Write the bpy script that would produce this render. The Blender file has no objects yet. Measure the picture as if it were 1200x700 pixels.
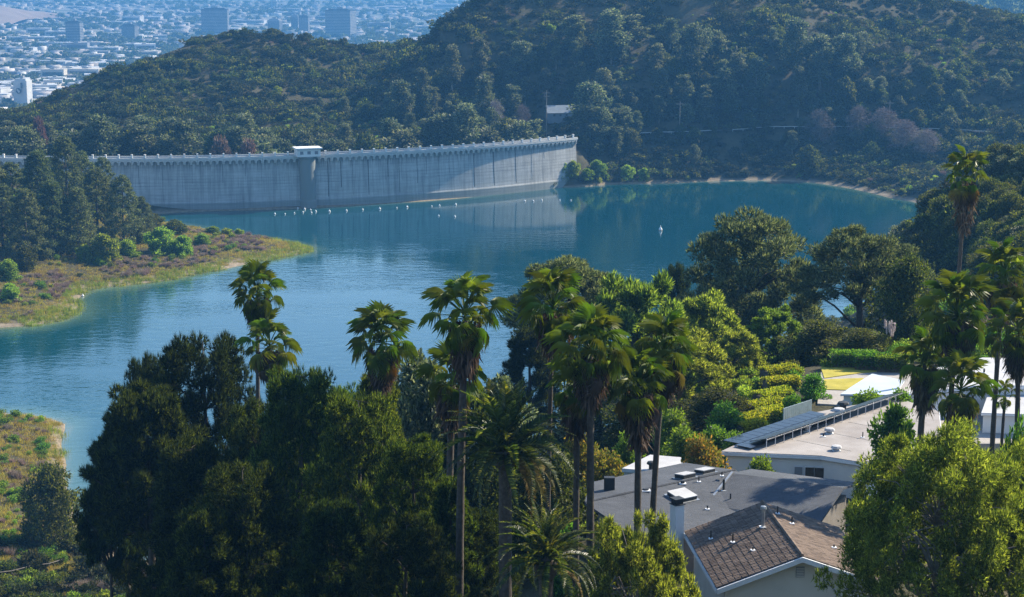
import bpy, math, random
import numpy as np
from mathutils import Vector, Matrix, Euler

R = math.radians
scene = bpy.context.scene
random.seed(7)
rng = np.random.default_rng(7)

# ---------------------------------------------------------------- camera, sky, sun, exposure
CAM_Z = 123.0
FPX = 2200.0                       # focal length in pixels of the 1200 px wide photograph
PITCH = math.atan(410 / FPX)
SUN_AZ, SUN_EL = 58.0, 36.0        # degrees right of the view direction, above the horizon

cam_d = bpy.data.cameras.new('camera')
cam_d.sensor_width = 36
cam_d.lens = 36 * FPX / 1200
cam_d.clip_start = 1.0
cam_d.clip_end = 60000
cam = bpy.data.objects.new('camera', cam_d)
scene.collection.objects.link(cam)
cam.location = (0, 0, CAM_Z)
cam.rotation_euler = (math.pi / 2 - PITCH, 0, 0)
scene.camera = cam

world = bpy.data.worlds.new('World')
scene.world = world
world.use_nodes = True
wn = world.node_tree
bg = wn.nodes['Background']
sky = wn.nodes.new('ShaderNodeTexSky')
sky.sky_type = 'NISHITA'
sky.sun_disc = False
sky.sun_elevation = R(SUN_EL)
sky.sun_rotation = R(SUN_AZ)
sky.air_density = 1.2
sky.dust_density = 0.2
sky.ozone_density = 5.0
wn.links.new(sky.outputs[0], bg.inputs[0])
bg.inputs[1].default_value = 0.125

sun_d = bpy.data.lights.new('sun', 'SUN')
sun_d.energy = 5.0
sun_d.angle = R(0.53)
sun_d.color = (1.0, 0.90, 0.72)
sun = bpy.data.objects.new('sun', sun_d)
scene.collection.objects.link(sun)
sd = Vector((math.sin(R(SUN_AZ)) * math.cos(R(SUN_EL)), math.cos(R(SUN_AZ)) * math.cos(R(SUN_EL)), math.sin(R(SUN_EL))))
sun.rotation_euler = sd.to_track_quat('Z', 'Y').to_euler()
sun.location = (400, 300, 500)

vs = scene.view_settings
vs.view_transform = 'Standard'
vs.look = 'None'
vs.gamma = 1
vs.exposure = 1.1
vs.use_curve_mapping = False
cy = scene.cycles
cy.max_bounces = 5
cy.diffuse_bounces = 1
cy.glossy_bounces = 3
cy.transmission_bounces = 3
cy.volume_bounces = 0
cy.transparent_max_bounces = 6
cy.caustics_reflective = False
cy.caustics_refractive = False
cy.use_denoising = True
try:
    cy.denoiser = 'OPENIMAGEDENOISE'
    cy.denoising_input_passes = 'RGB_ALBEDO_NORMAL'
    cy.denoising_prefilter = 'NONE'
except Exception:
    pass
cy.use_adaptive_sampling = True
cy.adaptive_threshold = 0.015

# ---------------------------------------------------------------- small helpers
CP, SP = math.cos(PITCH), math.sin(PITCH)
def ray(px, py):
    u = (px - 600) / FPX; v = (350 - py) / FPX
    return Vector((u, CP + v * SP, -SP + v * CP))
def at(px, py, Y):                  # world point seen at a photo pixel, Y metres ahead
    d = ray(px, py); t = Y / d.y
    return Vector((d.x * t, Y, CAM_Z + d.z * t))
def atz(px, py, z):                 # world point seen at a photo pixel on the level z
    d = ray(px, py); t = (z - CAM_Z) / d.z
    return Vector((d.x * t, d.y * t, z))

COL = scene.collection
def link(name, data, parent=None, loc=None, rot=None, scale=None):
    o = bpy.data.objects.new(name, data)
    COL.objects.link(o)
    if parent is not None: o.parent = parent
    if loc is not None: o.location = loc
    if rot is not None: o.rotation_euler = rot
    if scale is not None: o.scale = scale if hasattr(scale, '__len__') else (scale,) * 3
    return o
def tag(o, label, cat, group=None):
    o['label'] = label; o['category'] = cat
    if group: o['group'] = group
    return o
def structure(o): o['kind'] = 'structure'; return o
def stuff(o): o['kind'] = 'stuff'; return o
def empty(name, loc, rz=0.0, label=None, cat=None, group=None):
    o = link(name, None, None, loc, (0, 0, rz)); o.empty_display_size = .5
    if label: tag(o, label, cat, group)
    return o

def np_mesh(name, verts, tris, mat=None, smooth=False):
    verts = np.asarray(verts, dtype=np.float32).reshape(-1, 3)
    tris = np.asarray(tris, dtype=np.int32)
    n, k = tris.shape
    me = bpy.data.meshes.new(name)
    me.vertices.add(len(verts)); me.vertices.foreach_set('co', verts.ravel())
    me.loops.add(n * k); me.loops.foreach_set('vertex_index', tris.ravel())
    me.polygons.add(n)
    me.polygons.foreach_set('loop_start', np.arange(0, n * k, k, dtype=np.int32))
    if smooth: me.polygons.foreach_set('use_smooth', np.ones(n, dtype=bool))
    me.update(calc_edges=True); me.validate()
    if mat: me.materials.append(mat)
    return me

class MB:                            # collects boxes, prisms and tubes into one mesh
    def __init__(s): s.v = []; s.f = []
    def add(s, vs, fs):
        b = len(s.v); s.v += [tuple(p) for p in vs]; s.f += [tuple(i + b for i in f) for f in fs]; return s
    def box(s, x0, x1, y0, y1, z0, z1):
        return s.add([(x0, y0, z0), (x1, y0, z0), (x1, y1, z0), (x0, y1, z0), (x0, y0, z1), (x1, y0, z1), (x1, y1, z1), (x0, y1, z1)],
                     [(0, 3, 2, 1), (4, 5, 6, 7), (0, 1, 5, 4), (1, 2, 6, 5), (2, 3, 7, 6), (3, 0, 4, 7)])
    def prism(s, poly, z0, z1):      # poly: ccw xy list; z0/z1 floats or per-vertex lists
        n = len(poly)
        a = z0 if hasattr(z0, '__len__') else [z0] * n
        b = z1 if hasattr(z1, '__len__') else [z1] * n
        vs = [(p[0], p[1], a[i]) for i, p in enumerate(poly)] + [(p[0], p[1], b[i]) for i, p in enumerate(poly)]
        fs = [tuple(range(n - 1, -1, -1)), tuple(range(n, 2 * n))] + [(i, (i + 1) % n, n + (i + 1) % n, n + i) for i in range(n)]
        return s.add(vs, fs)
    def slab(s, quad, th):           # quad: 4 points ccw from above, thickness downwards
        vs = [tuple(q) for q in quad] + [(q[0], q[1], q[2] - th) for q in quad]
        return s.add(vs, [(0, 1, 2, 3), (7, 6, 5, 4), (0, 4, 5, 1), (1, 5, 6, 2), (2, 6, 7, 3), (3, 7, 4, 0)])
    def tube(s, pts, radii, n=6, cap=True):
        pts = [Vector(p) for p in pts]; ring = []; vs = []; fs = []
        for i, p in enumerate(pts):
            d = (pts[min(i + 1, len(pts) - 1)] - pts[max(i - 1, 0)]).normalized()
            a = d.orthogonal().normalized() if i == 0 else (pa - d * pa.dot(d)).normalized()
            pa = a; b = d.cross(a)
            for k in range(n):
                t = 2 * math.pi * k / n
                vs.append(p + (a * math.cos(t) + b * math.sin(t)) * radii[i])
        for i in range(len(pts) - 1):
            for k in range(n):
                fs.append((i * n + k, i * n + (k + 1) % n, (i + 1) * n + (k + 1) % n, (i + 1) * n + k))
        if cap:
            fs.append(tuple(range(n - 1, -1, -1))); fs.append(tuple(range((len(pts) - 1) * n, len(pts) * n)))
        return s.add(vs, fs)
    def lathe(s, prof, n=12, c=(0, 0, 0)):
        vs = []; fs = []
        for r, z in prof:
            for k in range(n):
                t = 2 * math.pi * k / n
                vs.append((c[0] + r * math.cos(t), c[1] + r * math.sin(t), c[2] + z))
        for i in range(len(prof) - 1):
            for k in range(n):
                fs.append((i * n + k, i * n + (k + 1) % n, (i + 1) * n + (k + 1) % n, (i + 1) * n + k))
        fs.append(tuple(range(n - 1, -1, -1))); fs.append(tuple(range((len(prof) - 1) * n, len(prof) * n)))
        return s.add(vs, fs)
    def mesh(s, name, mat=None, smooth=False):
        me = bpy.data.meshes.new(name); me.from_pydata(s.v, [], s.f); me.update()
        if mat: me.materials.append(mat)
        if smooth:
            me.polygons.foreach_set('use_smooth', np.ones(len(me.polygons), dtype=bool))
        return me
    def build(s, name, mat, parent=None, loc=None, rot=None, smooth=False):
        return link(name, s.mesh(name, mat, smooth), parent, loc, rot)

# ---------------------------------------------------------------- materials
def nodes(name):
    m = bpy.data.materials.new(name); m.use_nodes = True
    nt = m.node_tree; nt.nodes.clear()
    out = nt.nodes.new('ShaderNodeOutputMaterial')
    return m, nt, out
def N(nt, typ, **kw):
    n = nt.nodes.new(typ)
    for k, v in kw.items():
        if k in n.inputs: n.inputs[k].default_value = v
        else: setattr(n, k, v)
    return n
def ramp(nt, fac, stops):
    r = nt.nodes.new('ShaderNodeValToRGB')
    el = r.color_ramp.elements
    while len(el) < len(stops): el.new(.5)
    for e, (p, c) in zip(el, stops): e.position = p; e.color = (*c, 1)
    nt.links.new(fac, r.inputs[0]); return r.outputs[0]
def noise(nt, scale, detail=4, rough=.55, vec=None, dist=0):
    n = nt.nodes.new('ShaderNodeTexNoise')
    n.inputs['Scale'].default_value = scale; n.inputs['Detail'].default_value = detail
    n.inputs['Roughness'].default_value = rough; n.inputs['Distortion'].default_value = dist
    if vec is not None: nt.links.new(vec, n.inputs['Vector'])
    return n.outputs[0]
def objco(nt): return nt.nodes.new('ShaderNodeTexCoord').outputs['Object']
def mixc(nt, f, a, b, blend='MIX'):
    m = nt.nodes.new('ShaderNodeMix'); m.data_type = 'RGBA'; m.blend_type = blend
    for s, v in ((0, f), (6, a), (7, b)):
        if hasattr(v, 'is_output') or isinstance(v, bpy.types.NodeSocket): nt.links.new(v, m.inputs[s])
        else: m.inputs[s].default_value = v if s == 0 else (*v, 1)
    return m.outputs[2]
def mathn(nt, op, a, b=None, clamp=False):
    m = nt.nodes.new('ShaderNodeMath'); m.operation = op; m.use_clamp = clamp
    for i, v in enumerate((a, b)):
        if v is None: continue
        if isinstance(v, bpy.types.NodeSocket): nt.links.new(v, m.inputs[i])
        else: m.inputs[i].default_value = v
    return m.outputs[0]

def plain(name, c1, c2, scale=1.5, rough=.8, bump=0.0, bscale=20, spec=.3, metal=0.0, detail=5):
    m, nt, out = nodes(name)
    b = N(nt, 'ShaderNodeBsdfPrincipled', Roughness=rough, Metallic=metal)
    b.inputs['Specular IOR Level'].default_value = spec
    co = objco(nt)
    f = noise(nt, scale, detail, .6, co)
    nt.links.new(ramp(nt, f, [(.3, c1), (.7, c2)]), b.inputs['Base Color'])
    if bump:
        bp = N(nt, 'ShaderNodeBump', Strength=bump, Distance=.05)
        nt.links.new(noise(nt, bscale, 3, .6, co), bp.inputs['Height'])
        nt.links.new(bp.outputs[0], b.inputs['Normal'])
    nt.links.new(b.outputs[0], out.inputs[0]); return m

def leafmat(name, c1, c2, trans=.35, rough=.55, spec=.25, c3=None, vary=.25, tint=(1.75, 1.75, .6)):
    m, nt, out = nodes(name)
    geo = nt.nodes.new('ShaderNodeNewGeometry'); oi = nt.nodes.new('ShaderNodeObjectInfo')
    stops = [(0, c1), (.62, c2)] + ([(1, c3)] if c3 else [])
    trans = min(.62, trans * 1.45)
    col = ramp(nt, geo.outputs['Random Per Island'], stops)
    hs = nt.nodes.new('ShaderNodeHueSaturation')
    nt.links.new(col, hs.inputs['Color'])
    nt.links.new(mathn(nt, 'ADD', mathn(nt, 'MULTIPLY', oi.outputs['Random'], 2 * vary), 1 - vary), hs.inputs['Value'])
    rnd2 = mathn(nt, 'FRACT', mathn(nt, 'MULTIPLY', oi.outputs['Random'], 17.31))
    nt.links.new(mathn(nt, 'ADD', mathn(nt, 'MULTIPLY', rnd2, .06), .47), hs.inputs['Hue'])
    b = N(nt, 'ShaderNodeBsdfPrincipled', Roughness=rough)
    b.inputs['Specular IOR Level'].default_value = spec
    nt.links.new(hs.outputs[0], b.inputs['Base Color'])
    t = nt.nodes.new('ShaderNodeBsdfTranslucent')
    tc = mixc(nt, 1.0, hs.outputs[0], tint, 'MULTIPLY')
    nt.links.new(tc, t.inputs[0])
    mx = N(nt, 'ShaderNodeMixShader'); mx.inputs[0].default_value = trans
    nt.links.new(b.outputs[0], mx.inputs[1]); nt.links.new(t.outputs[0], mx.inputs[2])
    nt.links.new(mx.outputs[0], out.inputs[0]); return m

def islandmat(name, stops, rough=.8, spec=.2):
    m, nt, out = nodes(name)
    geo = nt.nodes.new('ShaderNodeNewGeometry')
    b = N(nt, 'ShaderNodeBsdfPrincipled', Roughness=rough)
    b.inputs['Specular IOR Level'].default_value = spec
    nt.links.new(ramp(nt, geo.outputs['Random Per Island'], stops), b.inputs['Base Color'])
    nt.links.new(b.outputs[0], out.inputs[0]); return m

M = {}
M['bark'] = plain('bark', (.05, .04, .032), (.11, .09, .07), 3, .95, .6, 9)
M['palebark'] = plain('pale_bark', (.16, .14, .115), (.30, .27, .23), 2, .95, .4, 9)
M['palmtrunk'] = plain('palm_trunk', (.045, .036, .028), (.10, .08, .06), 4, .95, .6, 8)
M['pine'] = leafmat('pine_needles', (.004, .009, .004), (.018, .030, .009), .28, .65, .08, (.10, .13, .03))  # near-black needle tones carry the crown's deep self-shadow in the colour
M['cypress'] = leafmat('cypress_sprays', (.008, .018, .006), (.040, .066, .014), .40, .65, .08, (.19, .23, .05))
M['olive'] = leafmat('feathery_leaves', (.035, .055, .011), (.14, .175, .034), .45, .6, .15, (.34, .36, .09), .18, (1.6, 1.75, .6))
M['stone'] = leafmat('stone_pine_needles', (.028, .044, .022), (.105, .13, .062), .34, .6, .15, (.26, .27, .14), .15, (1.4, 1.45, .8))
M['euca'] = leafmat('eucalyptus_leaves', (.022, .034, .016), (.10, .118, .06), .36, .5, .25, (.28, .28, .17), .25, (1.3, 1.35, .9))
M['oak'] = leafmat('oak_leaves', (.012, .022, .006), (.055, .070, .019), .33, .6, .2, (.16, .165, .045))
M['lime'] = leafmat('willow_leaves', (.07, .13, .02), (.17, .24, .045), .45, .6, .2, (.28, .32, .08))
M['purple'] = leafmat('bare_twigs', (.10, .08, .08), (.19, .16, .155), .1, .8, .1, (.26, .22, .21), .25, (1.1, 1, 1))
M['rust'] = leafmat('rust_leaves', (.09, .05, .04), (.17, .10, .08), .2, .7, .1, (.24, .16, .13), .2, (1.2, 1.1, .9))
M['orange'] = leafmat('orange_leaves', (.05, .08, .015), (.16, .15, .025), .35, .6, .2, (.42, .22, .04), .2, (1.3, 1.3, .7))
M['hedge'] = leafmat('hedge_leaves', (.10, .13, .015), (.26, .27, .03), .4, .6, .2, (.36, .28, .05), .12)
M['green'] = leafmat('garden_leaves', (.03, .07, .012), (.085, .16, .025), .4, .55, .25, (.17, .25, .05), .2)
M['fan'] = leafmat('fan_palm_leaves', (.018, .036, .005), (.085, .125, .018), .48, .42, .35, (.30, .33, .06), .25)
M['date'] = leafmat('date_palm_leaves', (.02, .034, .008), (.07, .095, .02), .35, .4, .5, (.20, .19, .04), .25)
M['dead'] = leafmat('dead_palm_leaves', (.05, .036, .022), (.11, .08, .05), .15, .8, .1, (.22, .165, .11), .25, (1.2, 1.1, .9))
M['goldfrond'] = leafmat('yellowing_fronds', (.12, .10, .02), (.26, .20, .04), .35, .5, .3, (.4, .31, .09), .15, (1.3, 1.2, .7))
M['scrub'] = leafmat('chaparral_leaves', (.012, .017, .007), (.036, .043, .017), .2, .7, .05, (.105, .10, .045), .4, (1.3, 1.3, .8))
M['dry'] = leafmat('dry_brush', (.15, .11, .085), (.30, .23, .18), .2, .85, .05, (.46, .37, .29), .25, (1.2, 1.05, .9))
M['reed'] = leafmat('reeds', (.06, .11, .02), (.15, .19, .04), .4, .7, .15, (.30, .27, .09), .2)
M['grass'] = leafmat('dry_grass', (.14, .12, .04), (.27, .22, .08), .35, .8, .1, (.40, .32, .13), .2)
M['plume'] = leafmat('pampas_plumes', (.55, .44, .40), (.70, .60, .56), .25, .8, .1, (.8, .72, .68), .05, (1, 1, 1))

# terrain: litter and dry grass on slopes, sandy shoreline ring near the water level
def terrain_mat():
    m, nt, out = nodes('hillside_soil')
    b = N(nt, 'ShaderNodeBsdfPrincipled', Roughness=.95); b.inputs['Specular IOR Level'].default_value = .1
    co = objco(nt)
    a = ramp(nt, noise(nt, .035, 6, .65, co), [(.35, (.028, .030, .015)), (.58, (.055, .05, .03)), (.76, (.15, .10, .07))])
    c = mixc(nt, .5, a, ramp(nt, noise(nt, .6, 5, .7, co), [(.3, (.035, .035, .016)), (.7, (.12, .10, .055))]))
    geo = nt.nodes.new('ShaderNodeNewGeometry'); sp = nt.nodes.new('ShaderNodeSeparateXYZ')
    nt.links.new(geo.outputs['Position'], sp.inputs[0])
    zz = mathn(nt, 'ADD', sp.outputs[2], mathn(nt, 'MULTIPLY', mathn(nt, 'SUBTRACT', noise(nt, .08, 3, .5, co), .5), 2.0))
    k = nt.nodes.new('ShaderNodeMapRange'); k.inputs[1].default_value = .5; k.inputs[2].default_value = 1.6
    k.inputs[3].default_value = 1; k.inputs[4].default_value = 0
    nt.links.new(zz, k.inputs[0])
    sand = ramp(nt, noise(nt, .5, 4, .6, co), [(.3, (.17, .135, .09)), (.7, (.31, .245, .17))])
    nt.links.new(mixc(nt, k.outputs[0], c, sand), b.inputs['Base Color'])
    bp = N(nt, 'ShaderNodeBump', Strength=.6, Distance=.6)
    nt.links.new(noise(nt, .9, 4, .6, co), bp.inputs['Height']); nt.links.new(bp.outputs[0], b.inputs['Normal'])
    nt.links.new(b.outputs[0], out.inputs[0]); return m
M['soil'] = terrain_mat()

def water_mat():
    m, nt, out = nodes('lake_water')
    b = N(nt, 'ShaderNodeBsdfPrincipled', Roughness=.07, IOR=1.38)
    co = objco(nt)
    # the lake bed shows through as a paler green in the shallows along the near shore
    at_ = nt.nodes.new('ShaderNodeAttribute'); at_.attribute_name = 'depth'
    nt.links.new(ramp(nt, mathn(nt, 'MULTIPLY', at_.outputs['Fac'], .1), [(0, (.14, .16, .11)), (.06, (.05, .11, .09)), (.22, (.003, .052, .062)), (1, (.0004, .040, .060))]), b.inputs['Base Color'])
    mp = nt.nodes.new('ShaderNodeMapping'); mp.inputs['Scale'].default_value = (1, 1.6, 1)
    nt.links.new(co, mp.inputs[0])
    patch = noise(nt, .012, 4, .6, mp.outputs[0], .6)
    k = nt.nodes.new('ShaderNodeMapRange'); k.inputs[1].default_value = .38; k.inputs[2].default_value = .62
    k.inputs[3].default_value = .05; k.inputs[4].default_value = 1.0
    nt.links.new(patch, k.inputs[0])
    # wind: the water under the dam and the far hills lies sheltered and calmer
    sp = nt.nodes.new('ShaderNodeSeparateXYZ'); nt.links.new(co, sp.inputs[0])
    yv = mathn(nt, 'ADD', sp.outputs[1], mathn(nt, 'MULTIPLY', mathn(nt, 'SUBTRACT', noise(nt, .009, 3, .6, mp.outputs[0]), .5), 160))
    g = nt.nodes.new('ShaderNodeMapRange'); g.inputs[1].default_value = 760; g.inputs[2].default_value = 850; g.inputs[3].default_value = 1; g.inputs[4].default_value = .22
    nt.links.new(yv, g.inputs[0])
    h = mathn(nt, 'ADD', mathn(nt, 'MULTIPLY', noise(nt, .55, 2, .5, mp.outputs[0]), .6), mathn(nt, 'MULTIPLY', noise(nt, .16, 2, .5, mp.outputs[0]), 1.5))
    bp = N(nt, 'ShaderNodeBump', Distance=.12)
    nt.links.new(mathn(nt, 'MULTIPLY', k.outputs[0], g.outputs[0]), bp.inputs['Strength'])
    nt.links.new(h, bp.inputs['Height']); nt.links.new(bp.outputs[0], b.inputs['Normal'])
    nt.links.new(b.outputs[0], out.inputs[0]); return m
M['water'] = water_mat()

# ---------------------------------------------------------------- terrain
def hash2(i, j, s):
    n = (i * 374761393 + j * 668265263 + s * 1442695041) & 0x7fffffff
    n = ((n ^ (n >> 13)) * 1274126177) & 0x7fffffff
    return ((n ^ (n >> 16)) & 0xffff) / 65535.0
def vnoise(x, y, s=0):
    i = np.floor(x).astype(np.int64); j = np.floor(y).astype(np.int64)
    fx = x - i; fy = y - j; fx = fx * fx * (3 - 2 * fx); fy = fy * fy * (3 - 2 * fy)
    a = hash2(i, j, s); b = hash2(i + 1, j, s); c = hash2(i, j + 1, s); d = hash2(i + 1, j + 1, s)
    return (a * (1 - fx) + b * fx) * (1 - fy) + (c * (1 - fx) + d * fx) * fy
def fbm(x, y, octv=4, s=0):
    t = 0; a = .5
    for k in range(octv):
        t = t + a * (vnoise(x, y, s + k) - .5); x = x * 2.03; y = y * 2.03; a *= .5
    return t

cps = []
def W(x, y, z): cps.append((x, y, z))
def G(px, py, Y): p = at(px, py, Y); cps.append((p.x, p.y, p.z))
# near hillside under the camera, the bench with the houses, the fall to the lake
for p in [(-120, -50, 112), (0, -50, 114), (150, -50, 118), (0, 0, 106), (-60, 20, 98), (60, 20, 102), (150, 40, 105),
          (0, 55, 88), (-40, 60, 84), (45, 65, 86), (90, 80, 90), (-90, 60, 80),
          (0, 90, 76), (-30, 95, 71), (-60, 100, 64), (-110, 110, 50), (20, 100, 78), (40, 100, 79), (70, 110, 80), (120, 120, 86),
          (15, 120, 78.6), (15, 130, 78.2), (28, 120, 78.6), (40, 135, 78.2), (10, 145, 77.6), (28, 145, 77.6), (60, 145, 78), (100, 160, 84),
          (18, 160, 76.8), (35, 165, 76.8), (55, 175, 77), (35, 190, 76.9), (48, 200, 76.9), (60, 205, 77), (30, 206, 76.4), (90, 205, 82),
          (24, 185, 76.5), (24, 177, 76.6), (29, 197, 76.7), (4, 130, 76.5), (4, 160, 73), (-10, 120, 72), (-10, 150, 67), (8, 185, 70), (-12, 190, 60), (-40, 150, 58), (-40, 190, 46),
          (-80, 160, 38), (-130, 190, 26), (-80, 220, 26), (-40, 240, 33), (0, 230, 55), (16, 215, 67), (34, 245, 69), (52, 245, 71), (75, 250, 72), (110, 260, 77),
          (0, 290, 34), (-40, 300, 16), (-75, 300, 12), (-110, 280, 12), (-160, 260, 16), (30, 300, 46), (60, 300, 56), (90, 310, 67), (75, 330, 60), (62, 335, 45), (130, 330, 72), (180, 340, 82),
          (-40, 350, 1.5), (-70, 350, 2.5), (-88, 352, 3.0), (-110, 345, 5), (-150, 330, 8), (0, 350, 10), (30, 360, 14), (58, 380, 8), (68, 385, 26), (78, 388, 52), (88, 392, 63), (120, 400, 70), (170, 420, 84),
          (-20, 400, -5), (30, 420, -4), (65, 430, -3), (78, 440, 8), (88, 440, 38), (100, 442, 62), (130, 445, 73), (170, 470, 84), (230, 480, 96),
          (80, 500, -5), (95, 500, 10), (112, 510, 36), (135, 520, 55), (170, 560, 55), (240, 600, 80), (150, 640, -3), (190, 660, 20), (260, 720, 55), (200, 760, -4), (240, 800, 12), (320, 860, 60), (420, 700, 110), (300, 500, 110), (250, 300, 95), (400, 900, 110)]: W(*p)
# spit at the lower left
for p in [(-92, 385, .2), (-100, 410, .2), (-109, 440, .3), (-116, 462, .4), (-118, 480, .2), (-135, 490, .2), (-160, 492, .3), (-112, 405, 3), (-125, 440, 3.6), (-130, 470, 2.6), (-150, 470, 3), (-140, 420, 7), (-180, 400, 9), (-200, 460, 6), (-240, 440, 14),
          (-80, 400, -4), (-88, 430, -5), (-98, 470, -5), (-110, 505, -5), (-160, 510, -4), (-210, 520, -3), (-50, 470, -9), (0, 520, -12)]: W(*p)
# lake bed
for p in [(-60, 560, -12), (-120, 570, -7), (60, 600, -12), (-80, 640, -12), (0, 700, -14), (100, 720, -10), (-40, 800, -14), (60, 860, -14), (140, 860, -10), (-60, 870, -12), (-180, 850, -8), (180, 920, -6), (100, 940, -8), (20, 930, -12)]: W(*p)
# left bank and its long spit
for px, py, z in [(0, 382, .2), (40, 380, .2), (76, 372, .2), (82, 350, .3), (95, 338, .2), (140, 334, .2), (200, 327, .2), (260, 315, .2), (310, 304, .2), (345, 298, .2), (364, 293, .1), (340, 284, .2), (300, 279, .2), (250, 270, .3), (200, 259, .3), (160, 252, .3)]:
    p = atz(px, py, z); W(p.x, p.y, z)
for px, py, Y, z in [(20, 0, 650, 4.5), (60, 0, 660, 3), (30, 0, 700, 7), (90, 0, 700, 4), (150, 0, 715, 3.5), (210, 0, 735, 3.2), (270, 0, 765, 3.4), (320, 0, 778, 2.2), (150, 0, 760, 8), (210, 0, 790, 5), (80, 0, 760, 12), (10, 0, 760, 14), (60, 0, 810, 14), (150, 0, 820, 7), (0, 0, 840, 16), (100, 0, 850, 5)]:
    W((px - 600) / FPX * Y * 1.015, Y, z)
for p in [(-260, 660, 8), (-330, 680, 14), (-400, 760, 26), (-280, 780, 20), (-290, 860, 24), (-330, 920, 28), (-450, 950, 40), (-120, 640, -5), (-100, 700, -6), (-60, 760, -6), (-110, 810, -5), (-150, 860, -6), (-260, 560, -4), (-330, 560, 2)]: W(*p)
# behind the dam: berm at crest level, then the left hill
for p in [(-270, 935, 22), (-200, 940, 20), (-120, 945, 19), (-40, 980, 20), (20, 1030, 22), (-300, 1000, 22), (-220, 1010, 23), (-120, 1020, 25), (-50, 1050, 28), (0, 1080, 34), (45, 1050, 30)]: W(*p)
for q in [(-60, 160, 1040), (20, 146, 1080), (55, 133, 1105), (90, 117, 1130), (140, 95, 1170), (200, 68, 1220), (260, 53, 1250), (320, 46, 1270), (380, 55, 1290), (430, 62, 1310), (475, 70, 1340)]: G(*q)
for p in [(-74, 1175, 36), (-95, 1150, 31), (-50, 1195, 44), (-115, 1120, 28), (-30, 1230, 55)]: W(*p)
for q in [(230, 130, 1090), (270, 100, 1130), (300, 70, 1190), (170, 130, 1085), (365, 110, 1130), (385, 92, 1190), (330, 130, 1080)]: G(*q)
for p in [(-400, 1250, -20), (-330, 1400, -60), (-200, 1500, -70), (-100, 1560, -60), (-420, 1120, 0), (-520, 1050, 5), (-60, 1440, 0), (-560, 1300, -70), (-500, 1600, -118), (-200, 1750, -120), (100, 1750, -100)]: W(*p)
# the big hill on the right
for q in [(400, 142, 1120), (448, 102, 1180), (490, 68, 1225), (524, 38, 1260), (558, 10, 1290), (612, -40, 1330), (700, -80, 1360), (820, -60, 1360), (900, -30, 1330), (960, -2, 1300), (1010, 18, 1275), (1040, 38, 1250), (1060, 46, 1240), (1130, 50, 1225), (1200, 50, 1200), (1280, 50, 1170), (1360, 46, 1120)]: G(q[0], q[1], 1030 + (q[2] - 1030) * .55)
for q in [(480, 120, 1120), (560, 60, 1180), (640, 60, 1170), (740, 60, 1150), (640, 10, 1250), (760, 0, 1260), (850, 20, 1210), (940, 50, 1160), (1010, 90, 1100), (1100, 92, 1120), (1180, 92, 1110), (600, 130, 1070), (700, 120, 1070), (800, 110, 1080), (900, 110, 1080)]: G(q[0], q[1], 1030 + (q[2] - 1030) * .55)
for q in [(655, 150, 1030), (720, 156, 1025), (820, 156, 1035), (900, 157, 1050), (980, 160, 1050), (1060, 160, 1040), (1140, 160, 1020), (1220, 160, 990)]: G(*q)
for px, py, Y in [(652, 207, 982), (662, 191, 986), (672, 168, 990), (690, 190, 1001), (690, 162, 1010)]: G(px, py, Y)
for px, py in [(645, 220.5), (672, 218.5), (700, 217), (760, 215), (830, 212), (900, 211), (945, 213), (1000, 221), (1045, 232), (1100, 246)]:
    p = atz(px, py, .2); W(p.x, p.y, .2)
for q in [(690, 190, 1000), (740, 195, 1008), (830, 190, 1018), (930, 192, 1020), (1010, 200, 1000), (1080, 210, 960)]: G(*q)
for p in [(60, 1500, 90), (150, 1560, 80), (300, 1500, 40), (450, 1350, 40), (600, 1250, 60), (620, 1000, 90), (500, 1600, -60), (300, 1700, -100), (-20, 1480, 60), (700, 1500, -60)]: W(*p)

cp = np.array(cps); CX, CY, CZ = cp[:, 0], cp[:, 1], cp[:, 2]
CC = 6.0
def kern(dx, dy): return np.sqrt(dx * dx + dy * dy + CC * CC)
A = kern(CX[:, None] - CX[None], CY[:, None] - CY[None])
Pm = np.stack([np.ones_like(CX), CX / 1000, CY / 1000], 1)
nC = len(CX)
big = np.zeros((nC + 3, nC + 3)); big[:nC, :nC] = A + np.eye(nC) * -1.5; big[:nC, nC:] = Pm; big[nC:, :nC] = Pm.T
sol = np.linalg.solve(big, np.concatenate([CZ, np.zeros(3)]))
wR, wP = sol[:nC], sol[nC:]
def height(x, y):
    x = np.atleast_1d(np.asarray(x, float)); y = np.atleast_1d(np.asarray(y, float))
    out = np.empty(x.size)
    xf, yf = x.ravel(), y.ravel()
    for s in range(0, x.size, 20000):
        a, b = xf[s:s + 20000], yf[s:s + 20000]
        out[s:s + 20000] = kern(a[:, None] - CX[None], b[:, None] - CY[None]) @ wR + wP[0] + wP[1] * a / 1000 + wP[2] * b / 1000
    h = out
    far = np.clip((yf - 930) / 120, 0, 1) * np.clip((h - 12) / 25, 0, 1)
    rid = 1 - np.abs(fbm((xf + .25 * yf) / 62, yf / 190, 3, 5)) * 4
    h = h + far * (fbm(xf / 70, yf / 70, 4, 11) * 20 + (rid - .6) * 9)
    h = h + np.clip((h - 1) / 6, 0, 1) * fbm(xf / 14, yf / 14, 3, 3) * 1.4 * (1 - .9 * ((xf > 6) & (yf > 105) & (yf < 215) & (xf < 70)))
    edge = np.clip((yf - 1480) / 300, 0, 1)
    h = h * (1 - edge) + edge * -135
    return h.reshape(x.shape)
def hz(x, y): return float(height(x, y)[0])
def hit(px, py, y0=60, y1=1700):     # where the sight line through a photo pixel meets the ground
    d = ray(px, py); t = np.arange(y0, y1, 1.5) / d.y
    g = height(d.x * t, d.y * t); b = np.nonzero(CAM_Z + d.z * t <= g)[0]
    i = b[0] if len(b) else len(t) - 1
    return Vector((d.x * t[i], d.y * t[i], float(g[i])))

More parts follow.
